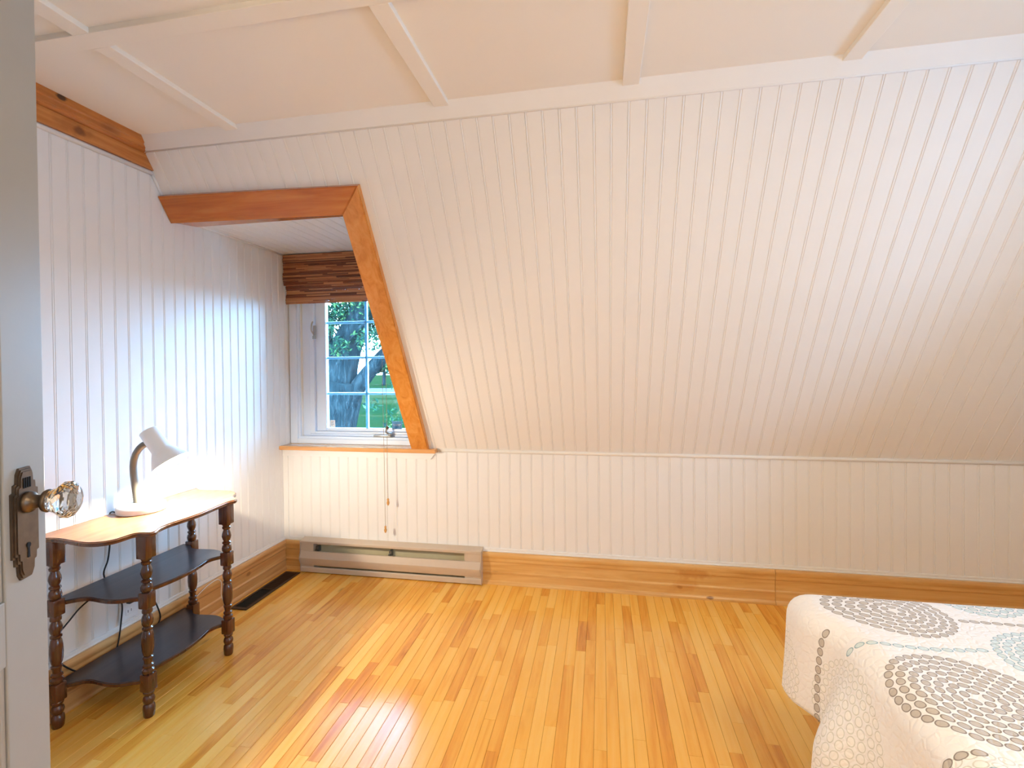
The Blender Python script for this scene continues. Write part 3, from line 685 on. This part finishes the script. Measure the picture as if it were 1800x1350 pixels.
# smooth + corrugated radius
for it in range(6): P = [P[0]] + [(P[i - 1] + P[i] * 2 + P[i + 1]) / 4 for i in range(1, len(P) - 1)] + [P[-1]]
mb.tube(P, [0.0112 if i % 2 else 0.0128 for i in range(len(P))], 12)
obj('gooseneck', mb.mesh('gooseneck', 'lampneck', True), lp)
cap = L(0.030, 0.962); mou = L(0.118, 0.834); ax = (mou - cap).normalized(); LEN_ = (mou - cap).length
prof_o = [(0.0, 0.001), (0.0, 0.026), (0.002, 0.031), (0.006, 0.033), (0.088, 0.034), (0.094, 0.0365), (0.104, 0.043), (0.120, 0.052), (0.140, 0.062), (LEN_, 0.0690)]
prof_i = [(LEN_, 0.0675), (0.140, 0.0605), (0.120, 0.0505), (0.104, 0.0415), (0.094, 0.035), (0.086, 0.0325), (0.010, 0.0315), (0.010, 0.001)]
mb = MB().lathe(prof_o + prof_i, org=cap, axis=ax, seg=48, closed=False)
auto(obj('shade', mb.mesh('shade', 'lampwhite'), lp), 50)
obj('socket', MB().lathe([(0.011, 0.0), (0.011, 0.018), (0.060, 0.018), (0.060, 0.0)], org=cap, axis=ax, seg=20, closed=False).mesh('socket', 'lampneck', True), lp)
obj('bulb', MB().lathe([(0.058, 0.012), (0.072, 0.016), (0.086, 0.025), (0.102, 0.029), (0.116, 0.026), (0.126, 0.016), (0.130, 0.001)], org=cap, axis=ax, seg=24, closed=False).mesh('bulb', 'bulb', True), lp)
bp_ = cap + ax * 0.150 + Vector((LX, LY, LZ))
light('desk_lamp_light', 'POINT', bp_, 25, (1.0, 0.86, 0.65), 0.02)
# lamp cord behind the table
def yz(p, x=0.040): return (x, p[0], p[1])
cp = [(0.048, -1.075, 0.6545), (0.036, -1.078, 0.656), (0.026, -1.078, 0.645), (0.024, -1.076, 0.60), (0.022, -1.076, 0.535), (0.021, -1.084, 0.473), (0.020, -1.100, 0.425), (0.018, -1.075, 0.36), (0.018, -1.040, 0.31), (0.020, -1.031, 0.273), (0.022, -1.037, 0.22), (0.0265, -1.055, 0.14),
      (0.0265, -1.078, 0.10), (0.0268, -1.13, 0.090), (0.0268, -1.185, 0.104), (0.0265, -1.236, 0.152), (0.022, -1.267, 0.2), (0.020, -1.275, 0.24), (0.020, -1.267, 0.276), (0.018, -1.224, 0.31), (0.016, -1.174, 0.343), (0.016, -1.10, 0.36), (0.018, -1.00, 0.34),
      (0.022, -0.92, 0.275), (0.027, -0.872, 0.159), (0.0268, -0.889, 0.119), (0.0268, -0.916, 0.124), (0.0268, -0.915, 0.206), (0.026, -0.95, 0.27), (0.024, -0.99, 0.281)]
pc = obj('power_cord', MB().tube(cp, 0.0028, 7, 5).mesh('power_cord', 'black', True), label='black power cord of the desk lamp looping down behind the console table', cat='cord')
obj('plug', MB().bbox(0.0105, 0.030, -1.008, -0.976, 0.266, 0.296, 0.004).mesh('plug', 'black'), pc)
ww = [(0.030, -0.80, 0.04), (0.033, -0.76, 0.09), (0.031, -0.71, 0.133), (0.030, -0.638, 0.163), (0.029, -0.58, 0.172), (0.029, -0.55, 0.165), (0.030, -0.535, 0.141), (0.030, -0.538, 0.087), (0.036, -0.524, 0.033), (0.045, -0.517, 0.006)]
obj('phone_wire', MB().tube(ww, 0.0016, 6, 5).mesh('phone_wire', 'plastic', True), label='thin white wire looped against the left baseboard beside the vent', cat='wire')

# ------------------------------------------------------------------ door
dd = Vector((-0.4, 0.917, 0)).normalized(); dn = Vector((dd.y, -dd.x, 0)); K0 = Vector((0.868, -1.929, 0))
TE, TH = 0.0475, -0.715
dm = Matrix.Identity(4)
hinge = K0 + dd * TH
for i in range(3): dm[i][0] = dd[i]; dm[i][1] = -dn[i]; dm[i][3] = hinge[i]
door = obj('door_1', None, kind='structure'); door.matrix_world = dm
def T_(t): return t - TH
st = 0.0995; W_ = TE - TH
mb = MB().bbox(W_ - st, W_, 0.0, 0.035, 0.006, 2.02, 0.002); obj('stile', mb.mesh('stile', 'door'), door)
mb = MB().bbox(0.0, st, 0.0, 0.035, 0.006, 2.02, 0.002); obj('stile', mb.mesh('stile', 'door'), door)
for z0, z1 in ((0.006, 0.22), (0.98 - 0.28, 0.98 - 0.17), (1.90, 2.02)):
    obj('rail', MB().bbox(st + 0.0004, W_ - st - 0.0004, 0.0005, 0.0345, z0, z1, 0.002).mesh('rail', 'door'), door)
for z0, z1 in ((0.22, 0.70), (0.81, 1.90)):
    obj('panel', MB().box(st, W_ - st, 0.012, 0.023, z0, z1).bbox(st + 0.0006, st + 0.012, 0.003, 0.03, z0, z1, 0.003).bbox(W_ - st - 0.012, W_ - st - 0.0006, 0.003, 0.03, z0, z1, 0.003).mesh('panel', 'door'), door)
# escutcheon plate: stepped art deco outline. local x along dd, -y out of the face
pc_ = T_(-0.0088); pz = 0.931
def esc(hw, top, bot, stp):
    """stepped outline centred on 0"""
    a = [(-hw * .40, top), (-hw * .58, top - .010), (-hw * .62, top - 0.026), (-hw * .80, top - .028), (-hw * .82, top - .040), (-hw, top - .042),
         (-hw, bot + .042), (-hw * .82, bot + .040), (-hw * .80, bot + .028), (-hw * .62, bot + .026), (-hw * .58, bot + .010), (-hw * .40, bot)]
    return a + [(-x, z) for x, z in a[::-1]]
plate_parts = []
for k, (ins, y0, y1) in enumerate(((0, 0.0, 0.0035), (0.0035, 0.0034, 0.0055), (0.0075, 0.0054, 0.0070))):
    poly = esc(0.0315 - ins, 0.098 - ins, -0.098 + ins, 0)
    plate_parts.append(MB().prism(poly, lambda a, b: (pc_ + a, -y0, pz + b), lambda a, b: (pc_ + a, -y1, pz + b)))
mb = MB()
for q in plate_parts: mb.add(q.v, q.f)
esq = obj('escutcheon', mb.mesh('escutcheon', 'pewter'), door, label='aged pewter stepped lock plate')
mb = MB()
for k in range(4): mb.box(pc_ - 0.0095 + k * 0.005, pc_ - 0.0075 + k * 0.005, -0.0082, -0.0069, pz + 0.062, pz + 0.080)
obj('flutes', mb.mesh('flutes', 'void'), esq)
kz = 0.967; ky = pz - 0.046
obj('keyhole', MB().lathe([(0, 0.0001), (0, 0.0046), (0.0016, 0.0046), (0.0016, 0.0001)], org=(pc_, -0.0066, ky + 0.006), axis=(0, -1, 0), seg=14, closed=False).prism([(-0.0018, 0.004), (0.0018, 0.004), (0.0026, -0.016), (-0.0026, -0.016)], lambda a, b: (pc_ + a, -0.0066, ky + b), lambda a, b: (pc_ + a, -0.0080, ky + b)).mesh('keyhole', 'void'), esq)
kn = obj('door_knob', MB().lathe([(0.0, 0.0), (0.0, 0.0185), (0.004, 0.0190), (0.008, 0.0175), (0.010, 0.0125), (0.022, 0.0108), (0.025, 0.0120), (0.028, 0.0190), (0.032, 0.0205), (0.035, 0.0195), (0.035, 0.0)], org=(pc_, -0.006, kz), axis=(0, -1, 0), seg=32, closed=False).mesh('knob', 'pewter', True), door, label='pewter knob shank')
mb = MB(); prof = [(0.0432, 0.0145), (0.046, 0.0185), (0.053, 0.0215), (0.058, 0.0235), (0.069, 0.0325), (0.077, 0.0325), (0.084, 0.0240), (0.087, 0.0140), (0.085, 0.0010)]
vs = []; fs = []; n = 12
ax_ = Vector((0, -1, 0)); a_ = Vector((1, 0, 0)); b_ = Vector((0, 0, 1)); org = Vector((pc_, 0.005, kz))
for j, (hh, r) in enumerate(prof):
    for i in range(n):
        an = 2 * PI * (i + (0.5 if j % 2 else 0)) / n; vs.append(org + ax_ * hh + a_ * r * math.cos(an) + b_ * r * math.sin(an))
for j in range(len(prof) - 1):
    for i in range(n):
        i2 = (i + 1) % n; A, B, Cc, D = j * n + i, j * n + i2, (j + 1) * n + i, (j + 1) * n + i2
        if j % 2 == 0: fs += [(A, B, Cc), (B, D, Cc)]
        else: fs += [(A, B, D), (A, D, Cc)]
fs += [tuple(range(n))[::-1], tuple(range(len(vs) - n, len(vs)))]
obj('crystal', mesh('crystal', vs, fs, 'crystal'), kn, label='faceted clear glass knob')

# ------------------------------------------------------------------ bed and quilt
BX0, BY1, BZ = 2.44, -1.105, 0.548
bed = empty('bed', (3.4, -1.9, 0), 'bed with its foot towards the room, fully hidden under the white quilt', 'bed')
bed['label'] = 'low bed under the white quilt in the right corner'
def bedp(name, mb, mat): 
    o = obj(name, mb.mesh(name, mat), bed); o.matrix_parent_inverse = Matrix.Translation((-3.4, 1.9, 0)); return o
MAT['mattress'] = plain('mattress_ticking', (0.75, 0.73, 0.70), 0.9)
bedp('mattress', MB().bbox(BX0 + 0.03, 4.40, -2.60, BY1 - 0.03, 0.34, 0.535, 0.04), 'mattress')
bedp('bed_base', MB().bbox(BX0 + 0.16, 4.40, -2.58, BY1 - 0.10, 0.16, 0.34, 0.01), 'shelf')
for x, y in ((BX0 + 0.20, BY1 - 0.16), (BX0 + 0.20, -2.5), (4.32, BY1 - 0.10), (4.32, -2.5)): bedp('leg', MB().lathe([(0, 0.02), (0.16, 0.028)], org=(x, y, 0), seg=12), 'leg')
DROP = 0.30; RB = 0.055
def prof_drop(d):
    """distance past the edge -> (outward, down)"""
    q = RB * PI / 2
    if d <= 0: return 0.0, 0.0
    if d < q: a = d / RB; return RB * math.sin(a), RB * (1 - math.cos(a))
    e = d - q; return RB + e * 0.08, RB + e * 0.985
def smooth(a, b, x):
    t = min(1, max(0, (x - a) / (b - a))); return t * t * (3 - 2 * t)
def quilt_pt(u, v):
    # (u,v) unrolled: edges of the flat top at BX0 + RB and BY1 - RB
    ex, ey = BX0 + RB - u, v - (BY1 - RB)
    du, dv = max(0, ex), max(0, ey)
    if du == 0 and dv == 0:
        bulge = 0.052 * smooth(-1.36, -1.20, v) * smooth(BX0 + 0.16, BX0 + 0.02, u)
        z = BZ + 0.0025 * math.sin(u * 17 + 1) * math.sin(v * 14)
        return (u - bulge, v, z)
    rho = math.hypot(du, dv); DROP = 0.285 + 0.07 * (1 - smooth(-1.42, -1.30, v))
    if rho > DROP:
        k = DROP / rho * (1 - 0.0); du *= k; dv *= k; rho = DROP
    o, dn_ = prof_drop(rho)
    phi = math.atan2(dv, du); dirx, diry = -math.cos(phi), math.sin(phi)
    w = smooth(0.05, 0.26, rho)
    fx = 0
    if phi > 1e-4 and phi < PI / 2 - 1e-4: o -= 0.012 * w * math.sin(2 * phi)       # flare at the corner
    along = v if du > 0 else u
    if phi <= 1e-4:
        o += w * (0.080 * math.exp(-((v + 1.44) / 0.085) ** 2) - 0.012 * math.exp(-((v + 1.33) / 0.03) ** 2) + 0.018 * math.sin((v + 1.6) * 16) * smooth(-1.5, -1.7, v) - 0)
    elif phi >= PI / 2 - 1e-4: o += w * 0.02 * math.sin(u * 15)
    bx, by = max(u, BX0 + RB), min(v, BY1 - RB)
    bulge = 0.052 * smooth(-1.36, -1.20, v) * smooth(BX0 + 0.16, BX0 + 0.02, u)
    return (bx + dirx * o - bulge, by + diry * o, BZ - dn_ + 0.008 * w * math.sin(v * 23))
vs = []; fs = []; uvs = []
us = []; u = BX0 + RB - 0.37
while u < 4.44: us.append(u); u += 0.012 if u < BX0 + RB + 0.1 else 0.05
vv = []; v = BY1 - RB + 0.30
while v > -2.64: vv.append(v); v -= 0.012 if v > -1.7 else 0.04
for a in us:
    for b in vv: vs.append(quilt_pt(a, b)); uvs.append((a, b))
nv = len(vv)
for i in range(len(us) - 1):
    for j in range(nv - 1):
        fs.append((i * nv + j, i * nv + j + 1, (i + 1) * nv + j + 1, (i + 1) * nv + j))
me = bpy.data.meshes.new('quilt'); me.from_pydata(vs, [], fs)
ul = me.uv_layers.new(name='flat')
for lp_ in me.loops: ul.data[lp_.index].uv = uvs[lp_.vertex_index]
bm = bmesh.new(); bm.from_mesh(me); bmesh.ops.recalc_face_normals(bm, faces=bm.faces)
bm.to_mesh(me); bm.free()
me.polygons.foreach_set('use_smooth', [True] * len(me.polygons))

t = NT('quilt_print'); uvn = t.n('ShaderNodeUVMap', uv_map='flat'); UV = uvn.outputs[0]
def group_medallion():
    g = bpy.data.node_groups.new('medallion', 'ShaderNodeTree')
    for nm, ty in (('UV', 'NodeSocketVector'), ('CX', 'NodeSocketFloat'), ('CY', 'NodeSocketFloat'), ('Radius', 'NodeSocketFloat')): g.interface.new_socket(nm, in_out='INPUT', socket_type=ty)
    for nm in ('Fill', 'Line'): g.interface.new_socket(nm, in_out='OUTPUT', socket_type='NodeSocketFloat')
    gi = g.nodes.new('NodeGroupInput'); go = g.nodes.new('NodeGroupOutput')
    def m(op, a, b=None, c=None):
        nd = g.nodes.new('ShaderNodeMath'); nd.operation = op
        for i, v in enumerate((a, b, c)):
            if v is None: continue
            if isinstance(v, (int, float)): nd.inputs[i].default_value = v
            else: g.links.new(v, nd.inputs[i])
        return nd.outputs[0]
    sp = g.nodes.new('ShaderNodeSeparateXYZ'); g.links.new(gi.outputs[0], sp.inputs[0])
    x = m('SUBTRACT', sp.outputs[0], gi.outputs[1]); y = m('SUBTRACT', sp.outputs[1], gi.outputs[2])
    r = m('SQRT', m('ADD', m('MULTIPLY', x, x), m('MULTIPLY', y, y)))
    DR = 0.0192
    k = m('ROUND', m('DIVIDE', r, DR)); k = m('MAXIMUM', k, 1.0)
    rk = m('MULTIPLY', k, DR); n = m('ROUND', m('MULTIPLY', k, 2 * PI * DR / 0.0225))
    th = m('ARCTAN2', y, x); cell = m('ADD', m('MULTIPLY', th, m('DIVIDE', n, 2 * PI)), m('MULTIPLY', k, 0.37))
    fr = m('SUBTRACT', m('FRACT', m('ADD', cell, 100.0)), 0.5)
    s_ = m('DIVIDE', m('MULTIPLY', fr, m('MULTIPLY', rk, 2 * PI)), n)
    dr = m('SUBTRACT', r, rk)
    e = m('SQRT', m('ADD', m('POWER', m('ABSOLUTE', m('DIVIDE', s_, 0.0104)), 2.0), m('POWER', m('ABSOLUTE', m('DIVIDE', dr, 0.0080)), 2.0)))
    valid = m('LESS_THAN', rk, gi.outputs[3])
    fill = m('MULTIPLY', m('LESS_THAN', e, 1.0), valid)
    line = m('MULTIPLY', m('MULTIPLY', m('LESS_THAN', e, 1.0), m('GREATER_THAN', e, 0.78)), valid)
    g.links.new(fill, go.inputs[0]); g.links.new(line, go.inputs[1]); return g
def group_chain():
    g = bpy.data.node_groups.new('bead_chain', 'ShaderNodeTree')
    for nm, ty in (('UV', 'NodeSocketVector'), ('X0', 'NodeSocketFloat'), ('X1', 'NodeSocketFloat'), ('Y', 'NodeSocketFloat'), ('Amp', 'NodeSocketFloat')): g.interface.new_socket(nm, in_out='INPUT', socket_type=ty)
    for nm in ('Fill', 'Line'): g.interface.new_socket(nm, in_out='OUTPUT', socket_type='NodeSocketFloat')
    gi = g.nodes.new('NodeGroupInput'); go = g.nodes.new('NodeGroupOutput')
    def m(op, a, b=None, c=None):
        nd = g.nodes.new('ShaderNodeMath'); nd.operation = op
        for i, v in enumerate((a, b, c)):
            if v is None: continue
            if isinstance(v, (int, float)): nd.inputs[i].default_value = v
            else: g.links.new(v, nd.inputs[i])
        return nd.outputs[0]
    sp = g.nodes.new('ShaderNodeSeparateXYZ'); g.links.new(gi.outputs[0], sp.inputs[0])
    x, y = sp.outputs[0], sp.outputs[1]
    P_ = 0.0245
    cell = m('FLOOR', m('DIVIDE', x, P_)); xc = m('MULTIPLY', m('ADD', cell, 0.5), P_)
    yc_ = m('ADD', gi.outputs[3], m('MULTIPLY', gi.outputs[4], m('SINE', m('MULTIPLY', xc, 14.0))))
    e = m('SQRT', m('ADD', m('POWER', m('ABSOLUTE', m('DIVIDE', m('SUBTRACT', x, xc), 0.0112)), 2.0), m('POWER', m('ABSOLUTE', m('DIVIDE', m('SUBTRACT', y, yc_), 0.0075)), 2.0)))
    valid = m('MULTIPLY', m('GREATER_THAN', xc, gi.outputs[1]), m('LESS_THAN', xc, gi.outputs[2]))
    fill = m('MULTIPLY', m('LESS_THAN', e, 1.0), valid); line = m('MULTIPLY', m('MULTIPLY', m('LESS_THAN', e, 1.0), m('GREATER_THAN', e, 0.78)), valid)
    g.links.new(fill, go.inputs[0]); g.links.new(line, go.inputs[1]); return g
GM, GC = group_medallion(), group_chain()
BR, BRL = srgb(196, 190, 186), srgb(140, 134, 132)
BLU, BLUL = srgb(212, 228, 234), srgb(140, 172, 188)
GR, GRL = srgb(243, 244, 246), srgb(212, 215, 214)
col = (0.88, 0.89, 0.93, 1)
def put(col, grp, vals, cf, cl):
    nd = t.n('ShaderNodeGroup'); nd.node_tree = grp; t.l(UV, nd.inputs[0])
    for i, v_ in enumerate(vals): nd.inputs[i + 1].default_value = v_
    c1 = t.mix(nd.outputs[0], col, cf); return t.mix(nd.outputs[1], c1, cl)
for cx, cy, rr, c in ((2.615, -1.215, 0.126, 'b'), (2.582, -1.552, 0.150, 'b'), (2.86, -1.10, 0.115, 'l'), (2.865, -1.415, 0.135, 'l'), (2.285, -1.42, 0.140, 'g'), (2.27, -1.12, 0.13, 'g'), (2.47, -1.80, 0.115, 'g'),
                     (3.13, -1.26, 0.152, 'b'), (3.15, -1.60, 0.155, 'b'), (2.88, -1.78, 0.13, 'l'), (3.42, -1.42, 0.135, 'l'), (3.7, -1.25, 0.15, 'b'), (3.7, -1.6, 0.15, 'b'), (2.65, -2.0, 0.15, 'b'), (3.15, -1.98, 0.15, 'b')):
    cf, cl = {'b': (BR, BRL), 'l': (BLU, BLUL), 'g': (GR, GRL)}[c]
    col = put(col, GM, (cx, cy, rr), cf, cl)
for x0, x1, y, am, c in ((2.15, 2.45, -1.295, 0.006, 'b'), (2.735, 4.3, -1.245, 0.010, 'b'), (2.15, 2.50, -1.70, 0.006, 'b'), (2.43, 2.73, -1.375, 0.010, 'l'), (2.45, 2.75, -1.735, 0.012, 'l'), (2.80, 4.3, -1.60, 0.01, 'b')):
    cf, cl = {'b': (BR, BRL), 'l': (BLU, BLUL)}[c]; col = put(col, GC, (x0, x1, y, am), cf, cl)
t.l(col, t.b.inputs['Base Color']); setb(t.b, Roughness=0.85); t.b.inputs['Sheen Weight'].default_value = 0.15
q1 = t.noise(UV, 26, 3, 0.6, 1.5)
vo = t.n('ShaderNodeTexVoronoi', feature='DISTANCE_TO_EDGE'); vo.inputs['Scale'].default_value = 55; t.l(UV, vo.inputs['Vector'])
t.bump(t.math('ADD', q1, t.math('MINIMUM', t.math('MULTIPLY', vo.outputs['Distance'], 3.0), 0.6)), 0.35, 0.006)
me.materials.append(t.m)
qo = obj('quilt', me, label='white quilt printed with grey and blue rings of beads, hanging over the bed corner', cat='quilt')
sm = qo.modifiers.new('thickness', 'SOLIDIFY'); sm.thickness = 0.007; sm.offset = 1

# ------------------------------------------------------------------ outdoors
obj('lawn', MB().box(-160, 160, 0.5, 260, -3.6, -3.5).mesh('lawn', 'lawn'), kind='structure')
obj('road', MB().box(-160, 160, 78, 96, -3.5, -3.47).mesh('road', 'road'), kind='structure')
tree = empty('tree', (-3.9, 7.0, -3.5), 'big rough-barked tree with forking trunk close outside the dormer window', 'tree')
def tp(name, mb, mat, kind=None, smooth=True):
    o = obj(name, mb.mesh(name, mat, smooth), tree, kind=kind); o.matrix_parent_inverse = Matrix.Translation((3.9, -7.0, 3.5)); return o
mb = MB().tube([(-4.0, 7.05, -3.5), (-3.95, 7.0, -2.0), (-3.86, 7.0, -0.6), (-3.76, 7.0, 0.0), (-3.64, 7.0, 0.6), (-3.58, 7.0, 0.9)], [0.62, 0.50, 0.44, 0.44, 0.46, 0.42], 20, 6)
tp('trunk', mb, 'bark')
tp('branch', MB().tube([(-3.64, 7.0, 0.5), (-3.68, 7.0, 1.0), (-3.52, 7.05, 1.6), (-3.25, 7.1, 2.2), (-2.9, 7.2, 3.2), (-2.6, 7.4, 4.4)], [0.42, 0.40, 0.33, 0.26, 0.18, 0.08], 14, 5), 'bark')
tp('branch', MB().tube([(-3.50, 7.0, 0.35), (-3.20, 6.95, 0.78), (-2.80, 6.9, 1.22), (-2.35, 6.9, 1.65), (-1.6, 6.8, 2.2), (-0.6, 6.8, 2.9)], [0.22, 0.17, 0.145, 0.13, 0.11, 0.05], 12, 5), 'bark')
tp('branch', MB().tube([(-3.75, 7.0, 0.6), (-3.95, 7.0, 1.3), (-4.1, 7.1, 2.2), (-4.4, 7.2, 3.6), (-4.9, 7.4, 5.0)], [0.26, 0.22, 0.18, 0.13, 0.06], 12, 5), 'bark')
tp('branch', MB().tube([(-3.5, 7.0, 1.5), (-3.1, 6.7, 1.9), (-2.7, 6.5, 2.1), (-2.2, 6.3, 2.0), (-1.9, 6.2, 1.5), (-1.85, 6.2, 0.9)], [0.07, 0.05, 0.035, 0.02, 0.012, 0.006], 8, 5), 'bark')
rng = random.Random(5); mb = MB()
def leaves(c, rad, n, size=0.055, flat=1.0):
    n = int(n * 1.9)
    for _ in range(n):
        while True:
            p = Vector((rng.uniform(-1, 1), rng.uniform(-1, 1), rng.uniform(-1, 1)))
            if p.length < 1: break
        p = Vector(c) + Vector((p.x * rad[0], p.y * rad[1], p.z * rad[2]))
        a = Vector((rng.gauss(0, 1), rng.gauss(0, 1), rng.gauss(0, 1) * flat)).normalized(); b = a.orthogonal().normalized(); b.rotate(Matrix.Rotation(rng.uniform(0, 6.28), 3, a)); s = size * rng.uniform(.5, 1.2)
        mb.add([p - a * s, p + b * s * .38, p + a * s, p - b * s * .38], [(0, 1, 2, 3)])
for c, r, n in (((-3.95, 8.3, 2.40), (1.0, 0.5, 0.62), 2000), ((-3.9, 7.2, 3.0), (1.4, 1.2, 0.9), 2600), ((-3.0, 7.6, 2.45), (1.1, 1.0, 0.55), 1300), ((-4.6, 6.6, 1.9), (0.55, 0.8, 0.6), 500), ((-3.75, 6.4, 2.0), (0.30, 0.3, 0.35), 260),
                ((-2.2, 7.2, 2.9), (1.3, 1.2, 0.8), 1700), ((-3.4, 7.6, 4.8), (2.6, 2.0, 1.5), 2600), ((-1.95, 6.2, 1.15), (0.22, 0.3, 0.45), 110), ((-2.1, 6.3, 0.1), (0.22, 0.2, 0.30), 60), ((-2.75, 6.6, 1.75), (0.4, 0.3, 0.25), 150),
                ((-3.35, 6.5, 1.60), (0.22, 0.2, 0.25), 110), ((-2.55, 6.3, 0.45), (0.22, 0.2, 0.12), 30)):
    leaves(c, r, n)
tp('foliage', mb, 'leaf', 'stuff', False)
rngb = random.Random(9)
for k, (x, y, lab) in enumerate(((-52, 112, 'leafy tree across the road seen low in the left window panes'), (-36, 118, 'leafy tree across the road seen low in the right window panes'))):
    bt = empty('far_tree', (x, y, -3.5), lab, 'tree', 'trees across the road')
    o = obj('trunk', MB().tube([(0, 0, 0), (0.2, 0, 3), (0, 0, 6)], [0.5, 0.4, 0.25], 8, 3).mesh('trunk', 'bark', True), bt)
    mb = MB(); rng = random.Random(k + 20)
    for c in ((0, 0, 5.5), (2.2, 0, 4.4), (-2.3, 0.5, 4.6), (0.6, 0, 7.0)): leaves(c, (2.4, 2.2, 1.7), 320, 0.5)
    obj('foliage', mb.mesh('foliage', 'leaf'), bt, kind='stuff')
